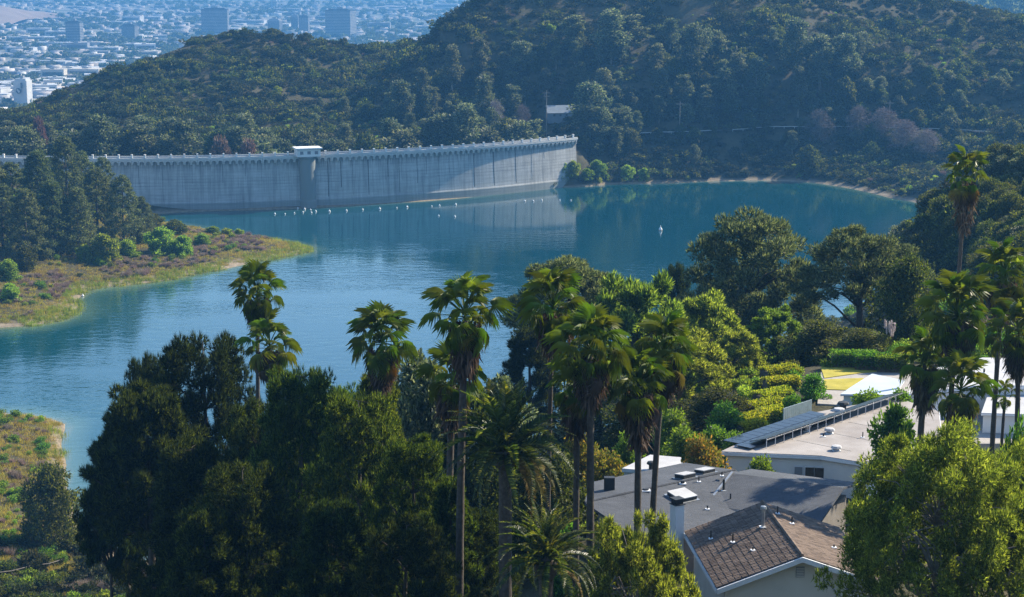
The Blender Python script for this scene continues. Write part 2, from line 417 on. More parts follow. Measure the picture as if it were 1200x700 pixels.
def grid(name, xs, ys, mat):
    X, Y = np.meshgrid(xs, ys); Z = height(X, Y)
    v = np.stack([X, Y, Z], -1).reshape(-1, 3)
    nx, ny = len(xs), len(ys)
    i = (np.arange(ny - 1)[:, None] * nx + np.arange(nx - 1)[None]).ravel()
    return structure(link(name, np_mesh(name, v, np.stack([i, i + 1, i + nx + 1, i + nx], 1), mat, True)))
grid('hillside', np.arange(-190, 240, 2.5), np.arange(-60, 470, 2.5), M['soil'])
grid('far_hills', np.arange(-640, 720, 6.0), np.arange(455, 1800, 6.0), M['soil'])

# the lake
gx, gy = np.arange(-500, 331, 5.0), np.arange(320, 1061, 5.0)
X, Y = np.meshgrid(gx, gy); Hh = height(X, Y); nx = len(gx)
i = (np.arange(len(gy) - 1)[:, None] * nx + np.arange(nx - 1)[None]).ravel()
fq = np.stack([i, i + 1, i + nx + 1, i + nx], 1)
fq = fq[(Hh.ravel()[fq] < 1.0).any(1) & ~((X.ravel()[fq[:, 0]] < -60) & (Y.ravel()[fq[:, 0]] > 925))]
lk = np_mesh('lake', np.stack([X, Y, X * 0], -1).reshape(-1, 3), fq, M['water'], True)
da = lk.attributes.new('depth', 'FLOAT', 'POINT'); da.data.foreach_set('value', np.clip(-Hh.ravel(), 0, 10).astype(np.float32))
structure(link('lake', lk))

# ---------------------------------------------------------------- foliage meshes
def unit(v): return v / np.maximum(np.linalg.norm(v, axis=-1, keepdims=True), 1e-9)
def blades(base, dirs, L, Wd, r):            # one thin triangle per blade
    n = len(base); side = unit(np.cross(dirs, r.normal(size=(n, 3))))
    L = np.broadcast_to(np.asarray(L, float), (n,))[:, None]; Wd = np.broadcast_to(np.asarray(Wd, float), (n,))[:, None]
    v = np.stack([base - side * Wd / 2, base + side * Wd / 2, base + dirs * L], 1)
    return v.reshape(-1, 3)
def tufts(centers, axis, k, spread, L, Wd, r):
    n = len(centers)
    d = unit(np.repeat(axis, k, 0) + r.normal(size=(n * k, 3)) * spread)
    return blades(np.repeat(centers, k, 0), d, L * r.uniform(.7, 1.25, n * k), Wd, r)
def leaves(centers, axis, L, Wd, r):          # one rhombic leaf per centre (two triangles)
    n = len(centers); d = unit(axis + r.normal(size=(n, 3)) * .8); s = unit(np.cross(d, r.normal(size=(n, 3))))
    l = (L * r.uniform(.7, 1.3, n))[:, None]; w = Wd
    a = centers; b = centers + d * l * .5 + s * w * .5; c = centers + d * l; e = centers + d * l * .5 - s * w * .5
    return np.stack([a, b, c, a, c, e], 1).reshape(-1, 3)
def ell_points(cs, rad, per, r, inner=.55):   # points in the shells of ellipsoidal clumps, and outward axes
    cs = np.repeat(cs, per, 0); rd = np.repeat(rad, per, 0)
    u = unit(r.normal(size=cs.shape)); q = r.uniform(inner ** 2, 1, len(cs))[:, None] ** .5
    return cs + u * rd * q, u
def soup(name, v, mat):
    return np_mesh(name, v, np.arange(len(v)).reshape(-1, 3), mat)
def limbs(name, trunk, rad, ends, r, mat, n0=7, wig=.06, rl=.35):
    mb = MB(); mb.tube(trunk, rad, n0)
    T = [Vector(p) for p in trunk]
    for e in ends:
        e = Vector(e)
        i = min(range(len(T)), key=lambda i: abs(T[i].z - (e.z - .55 * math.hypot(e.x - T[i].x, e.y - T[i].y))))
        s = T[i]; L = (e - s).length; r0 = min(rad[i] * .6, max(rl * .12, L * .016) + .02)
        pts = [s + (e - s) * t + Vector(r.normal(size=3) * L * wig * (1 if 0 < t < 1 else 0)) + Vector((0, 0, L * .10 * math.sin(math.pi * t))) for t in (0, .33, .66, 1)]
        mb.tube(pts, [r0, r0 * .75, r0 * .5, r0 * .2], 5)
    return mb.mesh(name, mat, True)
def twig_fan(pts, u, k, r, L, Wd): return tufts(pts, u + np.array([0, 0, .5]), k, .45, L, Wd, r)

KIND = {}
def kind(name, trunk, crown, H, Wd):      # real height and width of the crown that came out
    n = len(crown.vertices); c = np.empty(n * 3, np.float32); crown.vertices.foreach_get('co', c); c = c.reshape(-1, 3)
    KIND[name] = (trunk, crown, float(np.percentile(c[:, 2], 99.9)), 2 * float(np.percentile(np.hypot(c[:, 0], c[:, 1]), 98)))

# dense dark pine of the near slope: broad layered crown of needle tufts; H 20, width 13
def near_pine(nm, seed, mat, H=20., Wd=13., n=240, per=105, k=6, cone=.5, L=.44, wd=.07, droop=.15, low=.22):
    r = np.random.default_rng(seed)
    cs = []; rd = []
    for i in range(n):
        f = (i + .5) / n; z = H * (low + (.97 - low) * f)
        env = Wd / 2 * (math.sin(math.pi * min(1, (1 - f) * .5 + .12)) * (1 - cone) + (1 - f) * cone + .12)
        a = i * 2.39996 + r.normal() * .3; q = env * r.uniform(.3, 1.0) ** .6 * (1.22 if r.uniform() < .12 else 1)
        cs.append((q * math.cos(a), q * math.sin(a), z - droop * q)); s = Wd * r.uniform(.04, .085)
        rd.append((s, s, s * .55))
    cs = np.array(cs); rd = np.array(rd)
    p, u = ell_points(cs, rd, per, r, .25)
    crown = soup(nm + '_crown', tufts(p, u + np.array([0, 0, .7]), k, .5, L, wd, r), mat)
    tr = [(0, 0, -1), (.1, 0, H * .25), (-.1, .15, H * .5), (.1, 0, H * .75), (0, 0, H * .95)]
    trunk = limbs(nm + '_trunk', tr, [.5, .4, .3, .18, .05], cs[::4], r, M['bark'])
    kind(nm, trunk, crown, H, Wd)
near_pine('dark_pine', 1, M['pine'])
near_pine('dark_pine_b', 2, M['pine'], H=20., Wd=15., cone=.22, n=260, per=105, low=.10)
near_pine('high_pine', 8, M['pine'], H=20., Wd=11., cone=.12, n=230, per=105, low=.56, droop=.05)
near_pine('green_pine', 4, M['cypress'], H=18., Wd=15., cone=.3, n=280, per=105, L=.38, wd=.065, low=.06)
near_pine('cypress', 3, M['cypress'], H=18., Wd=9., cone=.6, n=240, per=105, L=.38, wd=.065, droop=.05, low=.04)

# feathery bright olive tree in front of the houses: wide dome, limbs showing through
def feathery(nm, seed, mat, H=17., Wd=14., zc=.52, zr_=.46, n=360, per=110, k=4, L=.26, wd=.06):
    r = np.random.default_rng(seed); cs = []; rd = []
    for i in range(n):
        u = unit(r.normal(size=3)); u[2] = abs(u[2]) * 1.05 - .28
        q = r.uniform(.55, 1.0)
        cs.append((u[0] * Wd / 2 * q, u[1] * Wd / 2 * q, H * zc + u[2] * H * zr_ * q)); s = Wd * r.uniform(.028, .06)
        rd.append((s, s, s * .8))
    cs = np.array(cs); rd = np.array(rd)
    p, u = ell_points(cs, rd, per, r, .15)
    crown = soup(nm + '_crown', tufts(p, u + np.array([0, 0, .4]), k, .7, L, wd, r), mat)
    tr = [(0, 0, -1), (.1, .1, H * .12), (-.2, 0, H * .25), (.1, .2, H * .4), (.2, 0, H * .6)]
    trunk = limbs(nm + '_trunk', tr, [.45, .38, .3, .2, .07], cs[::3], r, M['palebark'], wig=.1, rl=.6)
    kind(nm, trunk, crown, H, Wd)
feathery('feathery_tree', 5, M['olive'])
feathery('feathery_tree_b', 6, M['olive'], H=10, Wd=9, zc=.45, zr_=.5, n=190, per=85)

# stone pine: umbrella or dome of many round tufts, bare forked limbs under it
def stone_pine(nm, seed, mat, H=16., Wd=17., n=80, per=190, k=3, flat=.62, base=.42, L=.42, wd=.13):
    r = np.random.default_rng(seed); cs = []; rd = []
    for i in range(n):
        z = (i + .5) / n; a = i * 2.39996
        q = math.sqrt(1 - z * z) if i % 4 else r.uniform(0, .8) * math.sqrt(1 - z * z)
        q *= r.uniform(.86, 1.03); wob = 1 + .12 * math.sin(3 * a + seed)
        s = Wd * r.uniform(.055, .088)
        cs.append((q * wob * (Wd / 2 - s) * math.cos(a), q * wob * (Wd / 2 - s) * math.sin(a), H * base + (z * r.uniform(.75, 1)) * (H * (1 - base) - s * .8)))
        rd.append((s, s, s * flat))
    cs = np.array(cs); rd = np.array(rd)
    p, u = ell_points(cs, rd, per, r, .3)
    crown = soup(nm + '_crown', tufts(p, u + np.array([0, 0, .8]), k, .5, L, wd, r), mat)
    tr = [(0, 0, -1.5), (.2, .1, H * .15), (-.1, 0, H * .32), (.15, .1, H * .5), (.1, 0, H * .75)]
    trunk = limbs(nm + '_trunk', tr, [.5, .42, .36, .24, .08], cs[::2], r, M['bark'], wig=.07, rl=.7)
    kind(nm, trunk, crown, H, Wd)
stone_pine('stone_pine', 11, M['stone'])
stone_pine('stone_pine_b', 12, M['stone'], H=15, Wd=16, base=.25, n=90)
stone_pine('umbrella_pine', 13, M['stone'], H=24, Wd=15, base=.62, n=70)
stone_pine('tall_shrub', 14, M['olive'], H=9, Wd=9, base=.08, n=60, per=210, L=.36, wd=.11, flat=.9)

# tall conifer of the left bank
def bank_conifer(nm, seed, H=26., Wd=13., n=70, per=90, k=3, mat=None):
    r = np.random.default_rng(seed); cs = []; rd = []
    for i in range(n):
        f = (i + .5) / n; z = H * (.06 + .92 * f); a = i * 2.39996
        env = Wd / 2 * ((1 - f) ** .55 * .95 + .07) * r.uniform(.6, 1.1)
        cs.append((env * math.cos(a), env * math.sin(a), z - env * .1)); s = 1.1 + (1 - f) * .9
        rd.append((s, s, s * .6))
    cs = np.array(cs); rd = np.array(rd); p, u = ell_points(cs, rd, per, r, .3)
    crown = soup(nm + '_crown', tufts(p, u + np.array([0, 0, .5]), k, .6, .75, .26, r), mat or M['stone'])
    tr = [(0, 0, -1.5), (.1, 0, H * .3), (0, .1, H * .6), (0, 0, H * .96)]
    kind(nm, limbs(nm + '_trunk', tr, [.5, .4, .25, .05], cs[::2], r, M['bark']), crown, H, Wd)
bank_conifer('bank_conifer', 21)
bank_conifer('bank_conifer_b', 22, H=24, Wd=15, n=60)

# far broadleaf trees: clumps of leaves
def broad(nm, seed, mat, H, Wd, n, per, Lf, wl, base=.25, tall=False, clump=.16, bark='bark', flat=.8):
    r = np.random.default_rng(seed); cs = []; rd = []
    for i in range(n):
        f = (i + .5) / n; a = i * 2.39996 + r.normal() * .4
        if tall: env = Wd / 2 * (.45 + .55 * math.sin(math.pi * min(.95, f + .1))) * r.uniform(.35, 1.05)
        else: env = Wd / 2 * math.sqrt(max(.04, 1 - (2 * f - .75) ** 2 / 1.6)) * r.uniform(.4, 1.0)
        s = Wd * clump * r.uniform(.7, 1.25)
        cs.append((max(0, env - s * .6) * math.cos(a), max(0, env - s * .6) * math.sin(a), H * (base + (.96 - base) * f) - s * .4)); rd.append((s, s, s * flat))
    cs = np.array(cs); rd = np.array(rd); p, u = ell_points(cs, rd, per, r, .45)
    crown = soup(nm + '_crown', leaves(p, u + np.array([0, 0, .2]), Lf, wl, r), mat)
    tr = [(0, 0, -1.2), (.2, 0, H * .2), (-.1, .2, H * .45), (0, 0, H * .8)]
    rr = H * .018 + .08
    kind(nm, limbs(nm + '_trunk', tr, [rr, rr * .8, rr * .55, rr * .15], cs[::2], r, M[bark]), crown, H, Wd)
broad('eucalyptus', 31, M['euca'], 24, 12, 26, 150, 1.0, .55, .28, True, .17, 'palebark')
broad('eucalyptus_b', 32, M['euca'], 28, 11, 30, 140, 1.0, .55, .22, True, .16, 'palebark')
broad('round_oak', 33, M['oak'], 11, 12, 26, 150, .85, .5, .12)
broad('round_oak_b', 34, M['euca'], 12, 11, 24, 150, .85, .5, .15)
broad('willow', 35, M['lime'], 8, 9, 26, 210, .55, .3, .05, clump=.15)
broad('rust_tree', 36, M['rust'], 8, 9, 22, 150, .7, .4, .1)
broad('bare_tree', 37, M['purple'], 15, 11, 34, 120, 1.3, .10, .2, False, .14, 'palebark')
broad('garden_bush', 38, M['green'], 3.2, 4, 18, 260, .24, .13, .1, clump=.2)
broad('orange_bush', 39, M['orange'], 4, 4.6, 22, 260, .26, .14, .06, clump=.19)
broad('magnolia', 40, M['green'], 6, 4.6, 30, 130, .40, .20, .25, clump=.17)
broad('oak_mid', 41, M['oak'], 10, 11, 50, 240, .42, .22, .10, clump=.13)
broad('euca_mid', 42, M['euca'], 12, 10, 50, 230, .45, .22, .14, clump=.13)

tree_count = {}
def plant(kindname, name, loc, H, Wd=None, rz=None, label=None, cat='tree', group=None, lean=0.0):
    t, c, h0, w0 = KIND[kindname]
    if Wd is None: Wd = w0 * H / h0
    rz = random.uniform(0, 6.28) if rz is None else rz
    o = empty(name, loc, rz, label, cat, group)
    o.rotation_euler = (random.uniform(-.03, .03) + lean, random.uniform(-.03, .03), rz)
    s = (Wd / w0, Wd / w0, H / h0)
    link('trunk', t, o, scale=s); link('crown', c, o, scale=s)
    return o
def plant_px(kindname, name, px, py_top, Y, w_px, label, group=None, cat='tree', sink=0.0, maxH=None):
    top = at(px, py_top, Y); z = hz(top.x, Y) - sink
    H = max(1.5, top.z - z)
    if maxH and H > maxH: z = top.z - maxH; H = maxH
    return plant(kindname, name, (top.x, Y, z), H, w_px * Y / FPX, None, label, cat, group)

# ---------------------------------------------------------------- fan palm fronds
def fan_frond(nm, seed, mat, pet=1.3, rad=1.0, n=22, droop=.45):
    r = np.random.default_rng(seed); v = []; f = []
    # petiole
    for i in range(4):
        t = i / 3; x = pet * t; z = .10 * math.sin(t * math.pi * .6); w = .045 * (1 - .5 * t)
        v += [(x, -w, z), (x, w, z), (x, 0, z - w * 1.2)]
    for i in range(3):
        for k in range(3): f.append((i * 3 + k, i * 3 + (k + 1) % 3, i * 3 + 3 + (k + 1) % 3, i * 3 + 3 + k))
    z0 = v[-3][2]; c = len(v); v.append((pet, 0, z0))
    ang = R(112)
    def P(a, q, fold):
        x = pet + math.cos(a) * rad * q; y = math.sin(a) * rad * q
        return (x, y, z0 + .22 * rad * q * math.cos(a) - droop * q * q * rad + abs(math.sin(a)) * .30 * rad * q + fold)
    ring = []
    for i in range(2 * n + 1):
        a = -ang + 2 * ang * i / (2 * n); ring.append(len(v)); v.append(P(a, .33, .035 if i % 2 else -.03))
    for i in range(2 * n): f.append((c, ring[i], ring[i + 1]))
    for i in range(n):
        a = -ang + 2 * ang * (i + .5) / n + r.normal() * .02; q = (.86 + .16 * math.cos(a)) * r.uniform(.9, 1.05)
        p = P(a, q, 0); tip = len(v); v.append((p[0] * .97, p[1] * .97, p[2] - .34 * rad * r.uniform(.4, 1.7)))
        mid = len(v); pm = P(a, .62, -.03); v.append(pm)
        f.append((ring[2 * i], mid, ring[2 * i + 1])); f.append((ring[2 * i + 1], mid, ring[2 * i + 2]))
        f.append((ring[2 * i], tip, mid)); f.append((mid, tip, ring[2 * i + 2]))
    me = bpy.data.meshes.new(nm); me.from_pydata(v, [], f); me.update(); me.materials.append(mat); return me
FAN = [fan_frond('fan_frond', s, M['fan'], droop=d) for s, d in ((1, .30), (2, .5), (3, .75))]
FANDEAD = [fan_frond('fan_dead', s, M['dead'], rad=.9, droop=.9) for s in (4,)]
FANGOLD = [fan_frond('fan_gold', s, M['goldfrond'], droop=.6) for s in (5,)]

def skirt_mesh(nm, seed, L, Rr):
    r = np.random.default_rng(seed); n = 420
    a = r.uniform(0, 6.283, n); z = -r.uniform(0, 1, n) ** 1.2 * L
    prof = .22 + (Rr - .22) * np.sin(np.clip((z + L) / L, 0, 1) * 2.0) ** .8
    rr = prof * r.uniform(.6, 1.05, n)
    b = np.stack([rr * np.cos(a), rr * np.sin(a), z], 1)
    d = unit(np.stack([np.cos(a) * .25, np.sin(a) * .25, -np.ones(n)], 1) + r.normal(size=(n, 3)) * .2)
    return soup(nm, blades(b, d, r.uniform(.6, 1.3, n), .22, r), M['dead'])
def palm_trunk_mesh(nm, Ht, r0, r1, bend, seed):
    r = random.Random(seed); n = 14; pts = []; rad = []
    a = r.uniform(0, 6.28)
    for i in range(n + 1):
        t = i / n; q = bend * Ht * (t * t)
        pts.append((q * math.cos(a) - bend * Ht * math.cos(a), q * math.sin(a) - bend * Ht * math.sin(a), Ht * t - (0 if i else .6)))
        rad.append((r0 + (r1 - r0) * t + (.12 if i == 0 else 0)) * (1.04 if i % 2 else .97))
    return MB().tube(pts, rad, 9).mesh(nm, M['palmtrunk'], True)

def fan_palm(loc_xy, top_z, size, label, seed, r0=.24, nf=38, skirt=2.2, group='tall fan palms on the near slope', dead=4, gold=3, bend=.02, spread=1.0):
    r = random.Random(seed); x, y = loc_xy; z = hz(x, y); Ht = top_z - z; size = size * 1.12; skirt = skirt * 1.1; gold = gold // 2
    o = empty('fan_palm', (x, y, z), 0, label, 'palm', group)
    link('trunk', palm_trunk_mesh('palm_trunk', Ht, r0, r0 * .72, bend, seed), o)
    if skirt: link('dead_leaf_skirt', skirt_mesh('palm_skirt', seed, skirt, .78 * size), o, (0, 0, Ht - .15))
    for i in range(nf):
        f = (i + .5) / nf
        el = 84 - 158 * f ** .95 + r.uniform(-9, 9); yaw = i * 2.39996 + r.uniform(-.4, .4)
        s = size * (.80 + .25 * math.sin(math.pi * min(1, f + .2))) * r.uniform(.72, 1.15)
        m = FAN[0 if f < .3 else (1 if f < .6 else 2)]
        link('frond', m, o, (0, 0, Ht + .55 * size * (1 - f) - .1), (r.uniform(-.5, .5), R(-el), yaw), (s * spread, s, s))
    for i in range(dead):
        link('dead_frond', FANDEAD[0], o, (0, 0, Ht - .4), (r.uniform(-.5, .5), R(r.uniform(45, 75)), r.uniform(0, 6.28)), size * r.uniform(.7, .95))
    for i in range(gold):
        link('yellow_frond', FANGOLD[0], o, (0, 0, Ht - .2), (r.uniform(-.5, .5), R(r.uniform(25, 60)), r.uniform(0, 6.28)), size * r.uniform(.75, .95))
    return o

# ---------------------------------------------------------------- date palm fronds
def date_frond(nm, seed, mat, L=4.2, arch=1.0, n=44):
    r = np.random.default_rng(seed); v = []; f = []
    def S(t): return np.array([L * (t - .06 * arch * t * t), 0, L * (.22 * t * arch - .46 * arch * t * t * t)])
    for i in range(9):
        p = S(i / 8); w = .05 * (1 - .8 * i / 8)
        v += [(p[0], -w, p[2]), (p[0], w, p[2]), (p[0], 0, p[2] - w * 1.4)]
    for i in range(8):
        for k in range(3): f.append((i * 3 + k, i * 3 + (k + 1) % 3, i * 3 + 3 + (k + 1) % 3, i * 3 + 3 + k))
    for i in range(n):
        t = .12 + .87 * i / (n - 1); p = S(t); d = S(min(1, t + .02)) - S(t - .02); d /= np.linalg.norm(d)
        l = .58 * math.sin(math.pi * (t * .8 + .15)) * r.uniform(.85, 1.1)
        for s in (-1, 1):
            q = unit(d * .75 + np.array([0, s * 1.0, .38]) + r.normal(size=3) * .08); up = np.array([0, 0, 1.0])
            w = np.cross(q, up); w = unit(w) * .035 + d * .02
            a = p - w; b = p + w; m = p + q * l * .6 + w * .8 + up * .02; m2 = p + q * l * .6 - w * .8 + up * .02
            e = p + q * l - up * (.10 * l)
            k = len(v); v += [tuple(a), tuple(b), tuple(m), tuple(e), tuple(m2)]; f.append((k, k + 1, k + 2, k + 3, k + 4))
    me = bpy.data.meshes.new(nm); me.from_pydata(v, [], f); me.update(); me.materials.append(mat); return me
DATE = [date_frond('date_frond', s, M['date'], arch=a) for s, a in ((1, .7), (2, 1.0), (3, 1.35))]
DATEGOLD = date_frond('date_gold', 9, M['goldfrond'], arch=1.3)
def date_palm(x, y, top_z, size, label, seed, nf=64, gold=8):
    r = random.Random(seed); z = hz(x, y); Ht = top_z - z
    o = empty('date_palm', (x, y, z), 0, label, 'palm', 'feather leaved date palms')
    link('trunk', palm_trunk_mesh('date_trunk', Ht, .42, .40, 0, seed), o)
    link('boss', MB().lathe([(.30, -1.0), (.62, -.5), (.68, 0), (.45, .45), (.15, .6)], 12).mesh('date_boss', M['palmtrunk'], True), o, (0, 0, Ht))
    for i in range(nf):
        f = (i + .5) / nf; el = 84 - 112 * f + r.uniform(-6, 6); yaw = i * 2.39996 + r.uniform(-.2, .2)
        m = DATE[0 if f < .25 else (1 if f < .6 else 2)]; s = size * r.uniform(.85, 1.1)
        link('frond', m, o, (0, 0, Ht + .2), (r.uniform(-.4, .4), R(-el), yaw), s)
    for i in range(gold):
        link('yellow_frond', DATEGOLD, o, (0, 0, Ht - .1), (r.uniform(-.4, .4), R(r.uniform(15, 45)), r.uniform(-1.2, .9)), size * r.uniform(.85, 1.0))
    return o

# ---------------------------------------------------------------- scatter: points that instance a few shared shrub meshes
def scatter(name, pts, scales, protos, mat=None, squash=(.8, 1.2)):
    me = bpy.data.meshes.new(name)
    n = len(pts); me.vertices.add(n); me.vertices.foreach_set('co', np.asarray(pts, np.float32).ravel())
    a = me.attributes.new('sc', 'FLOAT_VECTOR', 'POINT'); sc3 = np.stack([scales, scales, scales * rng.uniform(*squash, n)], 1)
    a.data.foreach_set('vector', sc3.astype(np.float32).ravel())
    a = me.attributes.new('rz', 'FLOAT_VECTOR', 'POINT')
    rot = np.zeros((n, 3)); rot[:, 2] = rng.uniform(0, 6.283, n); rot[:, :2] = rng.normal(0, .08, (n, 2)); a.data.foreach_set('vector', rot.astype(np.float32).ravel())
    a = me.attributes.new('which', 'INT', 'POINT'); 
    pz = np.asarray(pts, float); pat = (fbm(pz[:, 0] / 24, pz[:, 1] / 24, 3, 91) * 2.2 + .5) * len(protos) + rng.normal(0, .55, n)   # species grow in patches
    a.data.foreach_set('value', np.clip(np.floor(pat), 0, len(protos) - 1).astype(np.int32))
    o = stuff(link(name, me))
    ng = bpy.data.node_groups.new(name, 'GeometryNodeTree')
    ng.interface.new_socket('Geometry', in_out='INPUT', socket_type='NodeSocketGeometry')
    ng.interface.new_socket('Geometry', in_out='OUTPUT', socket_type='NodeSocketGeometry')
    gi = ng.nodes.new('NodeGroupInput'); go = ng.nodes.new('NodeGroupOutput')
    join = ng.nodes.new('GeometryNodeJoinGeometry')
    def named(nm, typ):
        q = ng.nodes.new('GeometryNodeInputNamedAttribute'); q.data_type = typ; q.inputs['Name'].default_value = nm; return q.outputs[0]
    wh = named('which', 'INT'); sc_ = named('sc', 'FLOAT_VECTOR'); rz_ = named('rz', 'FLOAT_VECTOR')
    for i, pm in enumerate(protos):
        po = bpy.data.objects.new('shrub_shape', pm)        # shape source only, never linked into the scene
        oi = ng.nodes.new('GeometryNodeObjectInfo'); oi.inputs['Object'].default_value = po; oi.inputs['As Instance'].default_value = True
        cmp_ = ng.nodes.new('FunctionNodeCompare'); cmp_.data_type = 'INT'; cmp_.operation = 'EQUAL'
        ii = [s for s in cmp_.inputs if s.type == 'INT']; ng.links.new(wh, ii[0]); ii[1].default_value = i
        iop = ng.nodes.new('GeometryNodeInstanceOnPoints')
        ng.links.new(gi.outputs[0], iop.inputs['Points']); ng.links.new(cmp_.outputs[0], iop.inputs['Selection'])
        ng.links.new(oi.outputs['Geometry'], iop.inputs['Instance'])
        ng.links.new(rz_, iop.inputs['Rotation']); ng.links.new(sc_, iop.inputs['Scale'])
        ng.links.new(iop.outputs[0], join.inputs[0])
    ng.links.new(join.outputs[0], go.inputs[0])
    md = o.modifiers.new('scatter', 'NODES'); md.node_group = ng
    return o

def shrub(nm, seed, mat, n=7, per=60, Lf=.34, wl=.22, flat=.7, twig=False):     # about 1 m radius
    r = np.random.default_rng(seed); cs = np.stack([r.normal(0, .42, n), r.normal(0, .42, n), r.uniform(.25, .8, n)], 1)
    s = r.uniform(.38, .62, n); rd = np.stack([s, s, s * flat], 1)
    p, u = ell_points(cs, rd, per, r, .5); p[:, 2] = np.maximum(p[:, 2], -.1)
    if twig: return soup(nm, blades(p * np.array([.6, .6, .3]), unit(u * .6 + np.array([0, 0, 1.0])), r.uniform(.5, 1.0, len(p)), .05, r), mat)
    return soup(nm, leaves(p, u + np.array([0, 0, .3]), Lf, wl, r), mat)
SH_SCRUB = [shrub('scrub_a', 1, M['scrub']), shrub('scrub_b', 2, M['scrub'], 5, 70), shrub('scrub_c', 3, M['oak'], 8, 60), shrub('scrub_d', 4, M['scrub'], 9, 45, .25, .12)]
SH_DRY = [shrub('dry_a', 5, M['dry'], 7, 70, twig=True), shrub('dry_b', 6, M['dry'], 6, 80, twig=True)]
SH_GREEN = [shrub('green_a', 7, M['green'], 8, 90, .22, .12), shrub('green_b', 8, M['olive'], 7, 90, .22, .12), shrub('green_c', 9, M['oak'], 8, 90, .2, .12)]
SH_LIME = [shrub('lime_a', 10, M['lime'], 8, 80, .22, .12), shrub('lime_b', 11, M['green'], 8, 80, .22, .12)]
def tussock(nm, seed, mat, n=60, L=1.2, w=.06, spread=.35, rad=.5):
    r = np.random.default_rng(seed); b = np.stack([r.normal(0, rad, n), r.normal(0, rad, n), np.full(n, -.05)], 1)
    d = unit(np.stack([r.normal(0, spread, n), r.normal(0, spread, n), np.ones(n)], 1))
    return soup(nm, blades(b, d, L * r.uniform(.6, 1.1, n), w, r), mat)
SH_REED = [tussock('reed_a', 1, M['reed'], 50, 2.0, .10, .12, .8), tussock('reed_b', 2, M['reed'], 40, 1.7, .10, .15, .8)]
SH_GRASS = [tussock('grass_a', 3, M['grass'], 70, .7, .07, .4, .6), tussock('grass_b', 4, M['grass'], 60, .8, .07, .35, .6)]

def scatter_region(name, n, xr, yr, cond, smin, smax, protos, mult=None, squash=(.8, 1.2)):
    x = rng.uniform(*xr, n); y = rng.uniform(*yr, n); h = height(x, y); k = cond(x, y, h)
    x, y, h = x[k], y[k], h[k]
    s = smin + (smax - smin) * rng.uniform(0, 1, len(x)) ** 2
    if mult is not None: s = s * mult(x, y)
    return scatter(name, np.stack([x, y, h], 1), s, protos, squash=squash)

# ---------------------------------------------------------------- plain and city far below the hills
def plain_mat():
    m, nt, out = nodes('city_ground')
    b = N(nt, 'ShaderNodeBsdfPrincipled', Roughness=.95); b.inputs['Specular IOR Level'].default_value = .1
    co = objco(nt)
    c = ramp(nt, noise(nt, .004, 6, .7, co), [(.3, (.10, .12, .08)), (.5, (.20, .20, .16)), (.62, (.34, .31, .27)), (.75, (.14, .15, .10))])
    nt.links.new(c, b.inputs['Base Color']); nt.links.new(b.outputs[0], out.inputs[0]); return m
M['plain'] = plain_mat()
ZP = -110.0
structure(MB().add([(-14000, -3000, ZP), (14000, -3000, ZP), (14000, 19000, ZP), (-14000, 19000, ZP)], [(0, 1, 2, 3)]).build('plain', M['plain']))

M['cwhite'] = plain('city_white', (.46, .45, .43), (.58, .57, .55), .05, .7)
M['ccream'] = plain('city_cream', (.50, .44, .36), (.62, .56, .47), .05, .8)
M['cdark'] = plain('city_dark_glass', (.030, .040, .05), (.06, .07, .085), .05, .35, spec=.5)
M['cgrey'] = plain('city_grey', (.20, .20, .21), (.30, .30, .30), .05, .7)
M['cband'] = plain('city_window_band', (.04, .05, .06), (.08, .09, .10), .05, .3, spec=.5)
def tower(px, py_top, py_base, w_px, Y, mat, label, floors=14, dep=.8, name='office_tower'):
    p = at(px, py_base, Y); top = at(px, py_top, Y).z; w = w_px * Y / FPX / 2; h = top - ZP; d = w * dep
    o = empty(name, (p.x, Y, ZP), random.uniform(-.25, .25), label, 'building')
    MB().box(-w, w, -d, d, 0, h - 3).box(-w * .8, w * .8, -d * .8, d * .8, h - 3, h).build('walls', mat, o)
    for k in range(floors):
        z = 5 + (h - 11) * k / floors; q = (h - 11) / floors * .5
        MB().box(-w - .3, w + .3, -d - .3, d + .3, z, z + q).build('window_band', M['cband'] if mat is not M['cdark'] else M['cgrey'], o)
    MB().box(-w * .25, w * .25, -d * .3, d * .3, h, h + 4).build('roof_plant', M['cgrey'], o)
    return o
tower(88, 24, 52, 17, 4700, M['cdark'], 'dark slab tower on the plain, leftmost of the hazy towers', 12)
tower(153, 28, 52, 16, 4900, M['cdark'], 'short dark tower right of the leftmost hazy tower')
tower(253, 9, 55, 30, 5200, M['cdark'], 'broad square dark tower behind the left hill crest', 16)
tower(323, 22, 55, 14, 5300, M['cgrey'], 'small grey tower behind the tree on the left hill summit')
tower(346, 17, 55, 8, 5600, M['cgrey'], 'slim pale tower beside a darker one beyond the hill')
tower(357, 18, 55, 11, 5300, M['cdark'], 'narrow dark tower right of the left hill summit')
tower(400, 10, 58, 30, 5100, M['cdark'], 'broad dark tower right of centre beyond the left hill', 16)
tower(322, 0, 45, 7, 7600, M['cwhite'], 'tall white tower far off at the top edge of the view')
wt = tower(28, 92, 130, 17, 2800, M['cwhite'], 'white block with a round dark emblem near the left edge', 0, name='white_tower')
bq = MB(); bq.lathe([(4.2, 0), (4.2, .6)], 20); e1 = bq.build('emblem', M['cdark'], wt, (-1, -11.6, 26), (math.pi / 2, 0, 0))
MB().box(-3.2, 3.2, -.3, .3, -5, 5).build('emblem_ring', M['cwhite'], e1, (0, 0, .9), (math.pi / 2, 0, .7), ).scale = (.35, 1, .6)
MB().box(2.5, 6.0, -11.9, -11.5, 30, 38).build('sign_panel', M['cdark'], wt)

